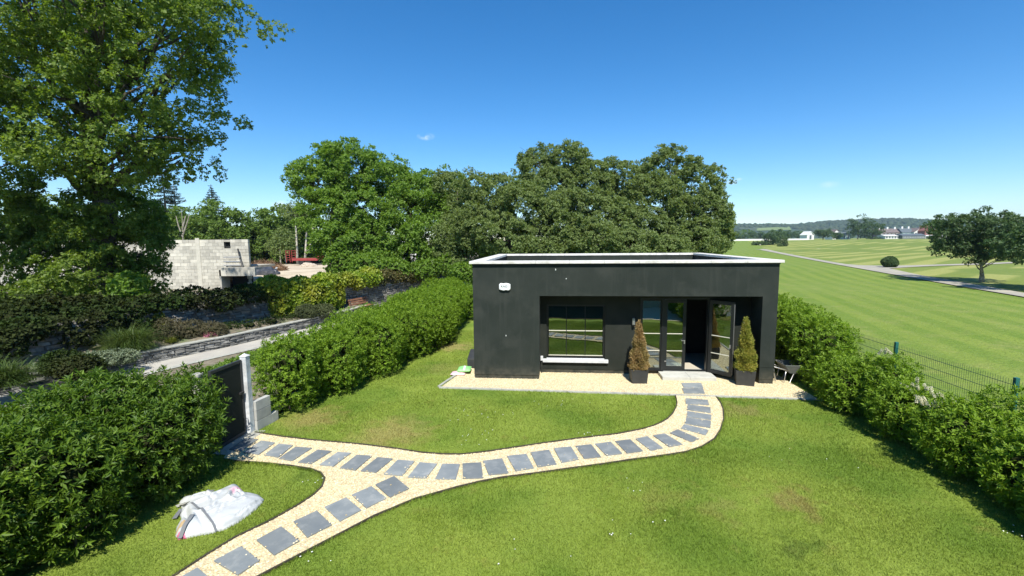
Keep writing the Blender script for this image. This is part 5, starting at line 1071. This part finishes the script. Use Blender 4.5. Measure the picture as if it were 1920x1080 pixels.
# woodland at the back left
rng = random.Random(12); WG = 'woodland trees beyond the building plot'
wd = [(20, 385, 62, 'pale green', 4.6), (75, 375, 66, 'tall', 5), (130, 400, 60, 'broad', 4.5), (335, 405, 62, 'loose', 4.6), (375, 395, 66, 'round', 4.4), (410, 388, 64, 'broad', 5), (455, 405, 66, 'slim', 3.6), (488, 400, 70, 'slender', 3.6), (520, 398, 68, 'feathery', 3.4), (555, 405, 72, 'dark', 4), (250, 400, 60, 'wide', 5), (195, 405, 63, 'shaded', 5), (590, 420, 70, 'hidden', 4.5)]
for i, (px, py, Y, w_, r) in enumerate(wd):
    top = AT(px, py, Y); lb = []
    for j in range(8):
        f = j/7; z = 1.5+(top[2]-1.5)*f; rr = r*(.55+.3*math.sin(math.pi*min(f+.15, 1)))*.62
        for s in range(2): lb.append((top[0]+rng.uniform(-.4, .4)*r, Y+rng.uniform(-.4, .2)*r, max(z-1.0, 1.2), rr, rr, 1.3))
    tree('woodland_tree', w_+' woodland tree '+['at the far left above the pale wall', 'left of the big maple trunk', 'seen below the maple limb', 'above the left part of the block wall', 'above the block wall behind a bare stem', 'above the square window of the block shell', 'just right of the block building', 'behind the brown brush pile', 'left of the birch stems', 'behind the birch stems', 'behind the maple undergrowth', 'behind the maple trunk', 'behind the limes at the plot edge'][i], (top[0], Y, 1.2), lb, 3800, .34, L_WOOD, MT['barkpale'] if i in (3, 6, 7) else MT['bark'], .16, WG, k=5, seed=60+i, cull=.7, split=.3, limbs=False)
foliage('wood_edge', 'shaded dark undergrowth along the foot of the woodland', 'undergrowth', [(AT(x, 480, 74)[0], 75, 3.0, 4, 2.5, 3.5) for x in range(-20, 640, 40)], 9000, .4, .3, L_IVYSH, 5, 70)
# conifers
def conifer(label, px, ptop, Y, r, n, seed):
    top = AT(px, ptop, Y); t = thing('conifer_tree', label, 'tree', (top[0], Y, 1.2), 0, 'conifers rising above the woodland'); h = top[2]-1.2; rng = np.random.default_rng(seed)
    MB().tube([(0, 0, 0), (.05, 0, h*.5), (0, 0, h)], [.3, .18, .03], 8).build('trunk', MT['bark'], t, smooth=True); Pp = []; Dd = []; mb = MB()
    zs = np.arange(h*.35, h, .45)
    for z in zs:
        f = (h-z)/h; L = r*min(1, f*1.7)*rng.uniform(.8, 1.15)
        for b in range(6):
            a = rng.uniform(0, 6.28); e = np.array([math.cos(a)*L, math.sin(a)*L, z-L*.12+.25*L*(f < .3)]); mb.tube([(0, 0, z), e], [.05, .01], 4)
            m = int(n*L/r); s = rng.uniform(.15, 1, m)[:, None]; P = np.array([[0, 0, z]])*(1-s)+e*s+rng.normal(0, .12, (m, 3))*np.array([[1, 1, .4]]); Pp.append(P); Dd.append(np.tile(unit(e-np.array([0, 0, z])), (m, 1))+rng.normal(0, .5, (m, 3)))
    mb.build('branches', MT['bark'], t, kind='stuff'); V, Fq = rosettes(np.concatenate(Pp), np.concatenate(Dd), 4, .26, .07, .6, .1, rng); meshobj('crown', V, Fq, L_CON, t)
conifer('tallest spruce above the wood, left of a shorter pine', 303, 312, 84, 3.6, 40, 1); conifer('shorter pine just right of the tallest spruce', 325, 342, 86, 3.4, 40, 2); conifer('single spruce top between the pine and the birches', 395, 345, 88, 2.9, 40, 3)
# birches
def birch(label, px, Y, pts, seed, r=.17):
    b = AT(px, 498, Y); t = thing('birch_tree', label, 'tree', (b[0], Y, 1.2), 0, 'pale stemmed birches at the edge of the plot'); mb = MB()
    for line in pts: W = [AT(x, y, Y)-np.array([b[0], Y, 1.2]) for x, y in line]; W[0][2] = min(W[0][2], .0) if line[0][1] > 480 else W[0][2]; mb.tube(W, [r*(1-.7*i/(len(W)-1)) for i in range(len(W))], 8)
    mb.build('trunk', MT['birch'], t, smooth=True); top = AT(pts[0][-1][0], pts[0][-1][1], Y)-np.array([b[0], Y, 1.2]); lb = [(top[0]+dx, dy, top[2]+dz, 1.2, 1.2, .8) for dx, dy, dz in ((0, 0, .2), (-.9, .4, -.5), (.9, .2, -.3), (.2, -.4, -1.2))]; rng = np.random.default_rng(seed)
    P, Nn = shell(lb, 700, rng, .5, 1.1, .3); V, Fq = rosettes(P, Nn+rng.normal(0, .5, P.shape), 4, .2, .14, 1, .1, rng, .3); meshobj('crown', V, Fq, L_WIL, t)
birch('straight white birch stem standing behind the trailer ramps', 558, 63, [[(558, 500), (557, 470), (555, 430), (552, 390)]], 1, .2)
birch('forked white birch whose second stem bends out to the right', 572, 64, [[(571, 498), (573, 470), (575, 430), (571, 395)], [(573, 478), (580, 466), (586, 440), (587, 415)]], 2, .19)
birch('thin pale birch stem at the left edge of the dirt plot', 527, 62, [[(527, 502), (525, 475), (523, 455)]], 3, .12)
birch('thin pale stem close to the left birch', 536, 63, [[(537, 500), (534, 470), (531, 440)]], 4, .1)
# bare stems rising above block wall
t = thing('bare_tree', 'pale half bare sapling rising above the block wall top', 'tree', (AT(343, 450, 40)[0], 40, 1.2)); mb = MB(); b0 = np.array([AT(343, 450, 40)[0], 40, 1.2])
for l in ([(343, 560), (343, 440), (342, 415), (340, 392)], [(343, 440), (350, 420), (356, 400)], [(343, 445), (335, 425), (330, 405)], [(342, 430), (348, 405)]): mb.tube([AT(x, y, 40)-b0 for x, y in l], [.07, .05, .03, .015][:len(l)], 6)
mb.build('trunk', MT['barkpale'], t)

# ================================================================== GOLF COURSE
def pxpoly(name, pts, z, m, kind='structure', parent=None):
    V = []
    for x, y in pts:
        p = G(x, y, z)
        for _ in range(6): p = G(x, y, gz(p[0], p[1])-.06+z)
        V.append(tuple(p))
    return V
def pstrip(name, up, dn, z, m, n=40):
    a, _ = resample(up, n); b, _ = resample(dn, n); A3 = pxpoly('', a, z, m); B3 = pxpoly('', b, z, m); V = A3+B3; Fq = [(i, i+1, n+i+1, n+i) for i in range(n-1)]; return meshobj(name, V, Fq, m, None, False, 'structure')
c5 = lambda l: npx(l, 1340, 360, 3.31)
pstrip('golf_path', c5([(110, 327), (200, 334), (270, 343), (400, 372), (600, 410), (800, 445), (1000, 463), (1100, 477), (1300, 520), (1600, 570), (1920, 625), (2400, 700)]), c5([(110, 332), (190, 341), (245, 352), (330, 368), (500, 402), (750, 448), (1000, 492), (1200, 527), (1500, 580), (1920, 650), (2400, 740)]), .07, MT['gpath'])
pstrip('golf_path_branch', c5([(900, 454), (1050, 457), (1200, 455), (1400, 449), (1700, 440), (1920, 430), (2100, 422)]), c5([(900, 470), (1080, 475), (1200, 466), (1400, 457), (1700, 449), (1920, 438), (2100, 429)]), .066, MT['gpath'])
for i, l in enumerate(([(1525, 465), (1535, 462.5), (1550, 461.5), (1560, 463), (1552, 465), (1535, 466.5)], [(1572, 459), (1580, 458.6), (1600, 461.5), (1598, 463), (1585, 462)], [(1582, 451.2), (1590, 450.8), (1597, 452), (1588, 453)], [(1472, 457.3), (1485, 457), (1487, 459), (1474, 459.6)], [(1374, 458.5), (1392, 458.5), (1392, 461), (1378, 461)])):
    V = pxpoly('', l, .1, None); meshobj('sand_bunker', V, [tuple(range(len(V)))], MT['bunker'], None, False, 'structure')
gt = G(1840, 528); gt[2] = -.05; gx, gy = gt[0], gt[1]; s = gy/F
def gl_(px, py, rx, rz, dy=0): p = AT(px, py, gy); return (p[0], p[1]+dy, p[2], rx, rx, rz)
tree('park_tree', 'wide umbrella shaped tree on the golf course beside the path', gt, [gl_(1842, 425, 2.6, 1.5), (gl_(1800, 435, 1.9, 1.2)), gl_(1885, 430, 1.9, 1.3), gl_(1842, 425, 2.2, 1.3, 2.4), gl_(1842, 432, 2.2, 1.3, -2.2), gl_(1790, 462, 1.4, .8), gl_(1890, 465, 1.7, .8, .5), gl_(1805, 480, .8, .5, -.8), gl_(1870, 480, 1.0, .5, -1), gl_(1910, 445, 1.2, 1.1), gl_(1830, 460, 1.7, 1.0, -1), gl_(1773, 445, .9, .8)], 13000, .14, L_GOLF, MT['barkpale'], .2, k=5, seed=20, cull=.6, split=.12, lo=.5, clump=.38, trunks=[(-.1, 0, .11), (.16, .05, .12)], up=.6)
p = np.array([43.0, 33.4, -.05]); tree('park_tree', 'crown of another golf course tree at the right edge of the picture', p, [(p[0]+dx, p[1]+dy, 4.3+dz, 2.2, 2.2, 1.0) for dx, dy, dz in ((-2.0, 0, -.3), (0, 1.5, .6), (1.8, 0, 0), (0, -1.6, .3), (0, 0, 1.2), (-3.0, 1.0, -.8))], 8000, .17, L_GOLF, MT['barkpale'], .22, k=5, seed=21, cull=.6)
p = G(1668, 501); foliage('round_bush', 'neatly clipped round bush at the fork of the golf path', 'bush', [(p[0], p[1], .75, 1.0, .9, .8)], 2600, .1, .06, L_GOLF, 5, 58, hi=1.0, lo=.9)
GG = 'trees standing on the far fairway'
def fartree(label, px, pb, ptop, hw, n, seed, m=L_GOLF, trunkf=.25, group=GG, Y=None, name='fairway_tree', leaf=None):
    p = G(px, pb)
    for _ in range(12): p = G(px, pb, gz(p[0], p[1])-.06)
    if Y: p = AT(px, pb, Y); p[2] = gz(p[0], p[1])-.1
    Yd = p[1]; top = AT(px, ptop, Yd)[2]; r = hw*Yd/F; h = top-p[2]; zc = p[2]+h*(trunkf+1)/2; rz = h*(1-trunkf)/2
    rng = random.Random(seed); lb = [(p[0], Yd, zc+rz*.25, r*.7, r*.7, rz*.75)]+[(p[0]+r*.55*math.cos(a), Yd+r*.55*math.sin(a), zc+rng.uniform(-.5, .35)*rz, r*.5, r*.5, rz*.5) for a in [k*1.05+rng.uniform(0, 1) for k in range(6)]]
    lf = leaf or max(.25, Yd*.0016)
    return tree(name, label, p, lb, n, lf, m, MT['bark'], r*.055, group, k=4, seed=seed, cull=.6, lo=.55, split=.35)
fartree('taller of the two dark trees together on the far fairway', 1608, 457, 405, 20, 2600, 101); fartree('right hand shorter tree of the pair on the far fairway', 1634, 458, 414, 19, 2200, 102)
fartree('left of the two small trees beside the golf path', 1445, 463.5, 434, 15, 1500, 103); fartree('right of the two small trees beside the golf path', 1461, 463, 433, 13, 1400, 104)
fartree('small round topped tree before the long white building', 1748, 456, 440, 6, 700, 105)
fartree('dark tree hiding the white gabled house', 1543, 449, 432, 15, 1500, 106, Y=300); fartree('dark tree between the white house and the grey house', 1568, 449, 438, 8, 800, 107, Y=310)
p = G(1470, 464.5); foliage('conifer_bush', 'upright olive green bush beside the small pair of trees', 'bush', [(p[0], p[1], 1.9, .9*1.6, 1.2, 2.0), (p[0]-1.5, p[1], .9, 1.3, 1, 1)], 700, .3, .2, L_SEDGE, 4, 59)
p = G(1430, 463.5); foliage('clipped_hedge', 'dark rounded bushes left of the small pair of trees', 'bush', [(p[0]+d, p[1], 1.3, 2.2, 1.6, 1.5) for d in (-3, 0, 3)], 1200, .35, .25, L_GOLF, 4, 60)
p = G(1655, 456); foliage('clipped_hedge', 'dark low hedge right of the fairway tree pair', 'bush', [(p[0]+d, p[1], 2.2, 3.6, 2.5, 2.2) for d in (-9, -5, 0, 5, 9)], 1600, .45, .35, L_GOLF, 4, 61)
# tree belt before the hills
rg = random.Random(31); TB = 'trees of the distant belt below the hill'
belt = [(1352, 436), (1372, 434), (1388, 438), (1402, 430), (1418, 436), (1436, 435), (1456, 433), (1478, 432), (1495, 434), (1510, 436), (1585, 437), (1765, 430), (1790, 432), (1820, 434), (1850, 430), (1880, 432), (1910, 430), (1330, 436), (1470, 436), (1650, 430), (1700, 428)]
ORD = 'first second third fourth fifth sixth seventh eighth ninth tenth eleventh twelfth thirteenth fourteenth fifteenth sixteenth seventeenth eighteenth nineteenth twentieth twenty-first'.split()
for i, (px, py) in enumerate(belt):
    Yd = 400+rg.uniform(-20, 60)+(60 if px > 1560 else 0); fartree('distant belt tree below the hill, '+ORD[sorted(b[0]+b[1]*.001 for b in belt).index(px+py*.001)]+' from the left', px, 447, py, 13, 600, 200+i, L_GOLF if i % 3 else L_WOOD, .05, TB, Yd, 'belt_tree')
# houses
HG = 'houses beyond the golf course'
def house(label, px0, px1, eave, ridge, Y, wall, roof, gable=False, chim=(), wins=3, base=447.5, dep=8, wrows=(.3, .68)):
    a, b = AT(px0, base, Y), AT(px1, base, Y); zb = gz(a[0], a[1])-.2; w_ = b[0]-a[0]; ze = AT((px0+px1)/2, eave, Y)[2]-zb; zr = AT((px0+px1)/2, ridge, Y)[2]-zb
    t = thing('house', label, 'house', (a[0], Y, zb), 0, HG); MB().box(0, w_, 0, dep, 0, ze).build('wall', wall, t)
    if gable:
        MB().add([(0, -.0, ze), (w_, 0, ze), (w_/2, 0, zr-.2), (0, .3, ze), (w_, .3, ze), (w_/2, .3, zr-.2)], [(0, 1, 2), (3, 5, 4), (0, 2, 5, 3), (1, 4, 5, 2)]).build('gable', wall, t)
        V = [(-.4, -.3, ze-.2), (w_/2, -.3, zr), (w_+.4, -.3, ze-.2), (-.4, dep, ze-.2), (w_/2, dep, zr), (w_+.4, dep, ze-.2)]; o = MB().add(V, [(0, 1, 4, 3), (1, 2, 5, 4)]).build('roof', roof, t)
    else:
        V = [(-.3, -.4, ze-.1), (w_+.3, -.4, ze-.1), (w_+.3, dep/2, zr), (-.3, dep/2, zr), (-.3, dep+.4, ze-.1), (w_+.3, dep+.4, ze-.1)]; o = MB().add(V, [(0, 1, 2, 3), (3, 2, 5, 4), (0, 3, 4), (1, 5, 2)]).build('roof', roof, t)
    md = o.modifiers.new('s', 'SOLIDIFY') if gable else None
    if md: md.thickness = .3
    for c in chim: x = AT(c, ridge, Y)[0]-a[0]; MB().box(x-.6, x+.6, dep/2-.5, dep/2+.5, zr-.8, zr+1.3).build('chimney', MT['whitewall'], t)
    for r in wrows:
        for k in range(wins): x = w_*(k+.5)/wins; o = MB().box(x-.7, x+.7, -.05, -.01, ze*r-.6, ze*r+.8).build('window', MT['whitewall'] if wall is not MT['whitewall'] else MT['slate'], t); MB().box(x-.55, x+.55, -.08, -.055, ze*r-.45, ze*r+.65).build('pane', MT['slate'], o)
house('white gable ended house beside the dark tree on the fairway edge', 1513, 1526, 440, 433.5, 320, MT['whitewall'], MT['whitewall'], True, wins=1)
house('white house glimpsed between the two dark fairway trees', 1561, 1575, 436, 430, 330, MT['whitewall'], MT['rooftile'], True, wins=2)
house('grey green house left of the tall fairway tree', 1579, 1594, 440, 435, 325, MT['tealwall'], MT['slate'], wins=2)
house('long brown roofed terrace with two white chimneys', 1650, 1692, 436, 428.5, 360, MT['rooftile'], MT['rooftile'], chim=(1655, 1671, 1685), wins=6)
house('teal coloured house between the brown terrace and the white gables', 1691, 1713, 436, 427.5, 358, MT['tealwall'], MT['slate'], chim=(1699, 1711), wins=3)
house('white twin gabled house left of the red brick gable', 1713, 1734, 434, 427, 356, MT['whitewall'], MT['rooftile'], True, wins=3)
house('red brick gable fronted house', 1733, 1751, 432, 422.5, 350, MT['brickwall'], MT['brickwall'], True, wins=2)
house('white house at the right end of the row', 1751, 1775, 434, 428, 356, MT['whitewall'], MT['rooftile'], wins=3)
house('long low white building in front of the brown terrace', 1660, 1692, 442, 440, 325, MT['whitewall'], MT['whitewall'], wins=6, wrows=(.5,), base=447.5)
house('dark roofed clubhouse veranda with white posts', 1692, 1735, 441.5, 438, 322, MT['slate'], MT['slate'], wins=9, wrows=(.5,))
house('low white building at the right end of the clubhouse', 1735, 1758, 442, 440.5, 322, MT['whitewall'], MT['whitewall'], wins=4, wrows=(.5,))
a, b = AT(1340, 448, 290), AT(1516, 447, 290); zb = gz(a[0], a[1]); t = thing('boundary_wall', 'long low white wall along the far edge of the golf course', 'wall', (a[0], 290, zb-.1)); MB().box(0, b[0]-a[0], 0, .4, 0, 1.1).build('wall', MT['whitewall'], t)
# hills with woods and one pale field
def hill(name, pts, Y, depth, m, zb=0):
    xs = np.array([AT(x, y, Y)[0] for x, y in pts]); zs = np.array([AT(x, y, Y)[2] for x, y in pts]); n = 120; X = np.linspace(xs[0], xs[-1], n); Z = np.interp(X, xs, zs); V = []; Fq = []; rows = 14; rg = np.random.default_rng(4)
    for j in range(rows+1):
        f = j/rows; h = math.sin(min(f*1.25, 1)*math.pi/2)
        for i in range(n): V.append((X[i]*(1+.0*f), Y-depth*(1-f), zb+(Z[i]-zb)*h+rg.normal(0, .5)*f))
    for j in range(rows):
        for i in range(n-1): a = j*n+i; Fq.append((a, a+1, a+n+1, a+n))
    meshobj(name, V, Fq, m, None, True, 'structure'); return X, Z
M_HILL = mat('hill_woods', (.03, .055, .022), (.05, .08, .03), .02, .95, col3=(.09, .1, .05), scale3=.006)
X, Z = hill('hill', [(1180, 428), (1300, 425), (1380, 425), (1440, 426), (1480, 424), (1520, 419), (1560, 417), (1600, 415), (1650, 418), (1700, 420), (1760, 420), (1850, 419), (1960, 417), (2200, 415)], 1500, 500, M_HILL)
X2, Z2 = hill('hill', [(1500, 424), (1600, 421), (1640, 417), (1700, 416), (1760, 412), (1850, 411), (2000, 410), (2300, 408)], 2300, 500, M_HILL)
n = 5200; rg = np.random.default_rng(8); f = rg.uniform(.0, 1.0, n)**.7; xi = rg.uniform(X[0], X[-1], n); zz = np.interp(xi, X, Z)*np.sin(np.minimum(f*1.25, 1)*math.pi/2); P = np.stack([xi, 1500-500*(1-f), zz], 1)
fl = (P[:, 0] > AT(1418, 430, 1100)[0]) & (P[:, 0] < AT(1484, 430, 1200)[0]) & (f > .1) & (f < .42); P = P[~fl]; n = len(P)
ico = bmesh.new(); bmesh.ops.create_icosphere(ico, subdivisions=1, radius=1); iv = np.array([v.co[:] for v in ico.verts]); ico.verts.index_update(); ifc = np.array([[v.index for v in q.verts] for q in ico.faces]); ico.free()
r = rg.uniform(4, 9, (n, 1, 1)); V = P[:, None, :]+iv[None]*r*np.array([[[1, 1, .8]]])*rg.uniform(.8, 1.2, (n, len(iv), 1)); Fq = (np.arange(n)[:, None, None]*len(iv)+ifc[None]).reshape(-1, 3)
o = meshobj('hillside_wood', V, Fq, leafmat('hill_tree', (.022, .045, .018), (.05, .08, .03), (.06, .07, .04), 0, .9, .004), None, True, 'stuff'); tag(o, 'distant mixed wood covering the low hill behind the houses', 'woodland')
a, b, c, d = AT(1418, 432.5, 1130), AT(1420, 427.5, 1200), AT(1480, 424.5, 1230), AT(1484, 431, 1150)
V = [tuple(q) for q in (a, b, c, d)]; meshobj('hill_field', [(q[0], q[1], q[2]) for q in V], [(0, 1, 2, 3)], mat('pasture', (.14, .2, .06), (.17, .22, .07), .01, .95), None, False, 'structure')
# golfers
def person(label, px, pb, top, bot, seed, turn=0):
    p = G(px, pb)
    for _ in range(12): p = G(px, pb, gz(p[0], p[1])-.06)
    t = thing('person', label, 'person', p, turn, 'golfers on the far fairway')
    J = {0: (0, 0, .95, .16), 1: (0, 0, 1.2, .15), 2: (0, 0, 1.42, .17), 3: (0, 0, 1.52, .07), 4: (0, -.01, 1.63, .1), 5: (0, -.01, 1.72, .09),
         6: (.2, 0, 1.4, .07), 7: (.27, -.03, 1.13, .05), 8: (.24, -.18, .93, .04), 9: (-.2, 0, 1.4, .07), 10: (-.27, -.03, 1.13, .05), 11: (-.24, -.18, .93, .04),
         12: (.1, 0, .88, .11), 13: (.12, -.02, .5, .08), 14: (.13, .02, .09, .055), 15: (.13, -.14, .04, .045), 16: (-.1, 0, .88, .11), 17: (-.12, -.02, .5, .08), 18: (-.14, .05, .09, .055), 19: (-.14, -.1, .04, .045)}
    E = [(0, 1), (1, 2), (2, 3), (3, 4), (4, 5), (2, 6), (6, 7), (7, 8), (2, 9), (9, 10), (10, 11), (0, 12), (12, 13), (13, 14), (14, 15), (0, 16), (16, 17), (17, 18), (18, 19)]
    def part(nm, ids, m, grow=0):
        mp = {i: k for k, i in enumerate(ids)}; me = bpy.data.meshes.new(nm); me.from_pydata([J[i][:3] for i in ids], [(mp[a], mp[b]) for a, b in E if a in mp and b in mp], []); o = bpy.data.objects.new(nm, me); C.objects.link(o); o.parent = t; me.materials.append(m)
        sk = o.modifiers.new('skin', 'SKIN'); sv = me.skin_vertices[0].data
        for k, i in enumerate(ids): sv[k].radius = (J[i][3]+grow, J[i][3]*.8+grow)
        sv[0].use_root = True; sb_ = o.modifiers.new('sub', 'SUBSURF'); sb_.levels = 1; sb_.render_levels = 1
    part('body', list(J), MT['skin']); part('shirt', [0, 1, 2, 6, 7, 9, 10], top, .015); part('trousers', [0, 12, 13, 14, 16, 17, 18], bot, .014)
person('person in a pale top standing by the green right of the small trees', 1493, 462.5, MT['cloth1'], MT['cloth2'], 1)
person('person in dark clothes beside the olive bush', 1476, 464, MT['cloth2'], MT['cloth2'], 2, 1)
person('person in a pale top walking on the golf path at the far end', 1409, 461.5, MT['cloth1'], MT['cloth1'], 3, 2)
person('person in dark trousers on the golf path nearer than the pale one', 1425, 464, MT['cloth1'], MT['cloth2'], 4, 2)

# ================================================================== the house behind the camera, mirrored in the glazing
t = thing('house', 'pale rendered house facing the studio, seen mirrored in its glass', 'house', (1, -.6, 0))
MB().box(-8, 8, -8, 0, 0, 5.6).build('wall', mat('house_render', (.62, .5, .3), (.66, .54, .34), 2, .9), t)
MB().add([(-8.3, .25, 5.6), (8.3, .25, 5.6), (8.3, -4, 7.6), (-8.3, -4, 7.6), (-8.3, -8.3, 5.6), (8.3, -8.3, 5.6)], [(0, 1, 2, 3), (3, 2, 5, 4), (0, 3, 4), (1, 5, 2)]).build('roof', MT['slate'], t)
for x in (-5, -1.2, 3.5): o = MB().box(x-.8, x+.8, .01, .05, .1, 2.2).build('window', MT['black'], t); MB().box(x-.7, x+.7, .055, .06, .2, 2.1).build('pane', M_GLASS, o)

# ================================================================== haze in the air
hm, nt, out = newmat('haze_air'); pv = N(nt, 'ShaderNodeVolumePrincipled'); pv.inputs['Color'].default_value = (.6, .8, 1, 1); pv.inputs['Density'].default_value = .00016; pv.inputs['Anisotropy'].default_value = .2
nt.links.new(pv.outputs[0], out.inputs['Volume'])
MB().box(-1400, 3800, -500, 2700, -3, 150).build('haze', hm, None, kind='stuff')
tag(bpy.data.objects['haze'], 'thin blue summer haze hanging over the far hills', 'haze')
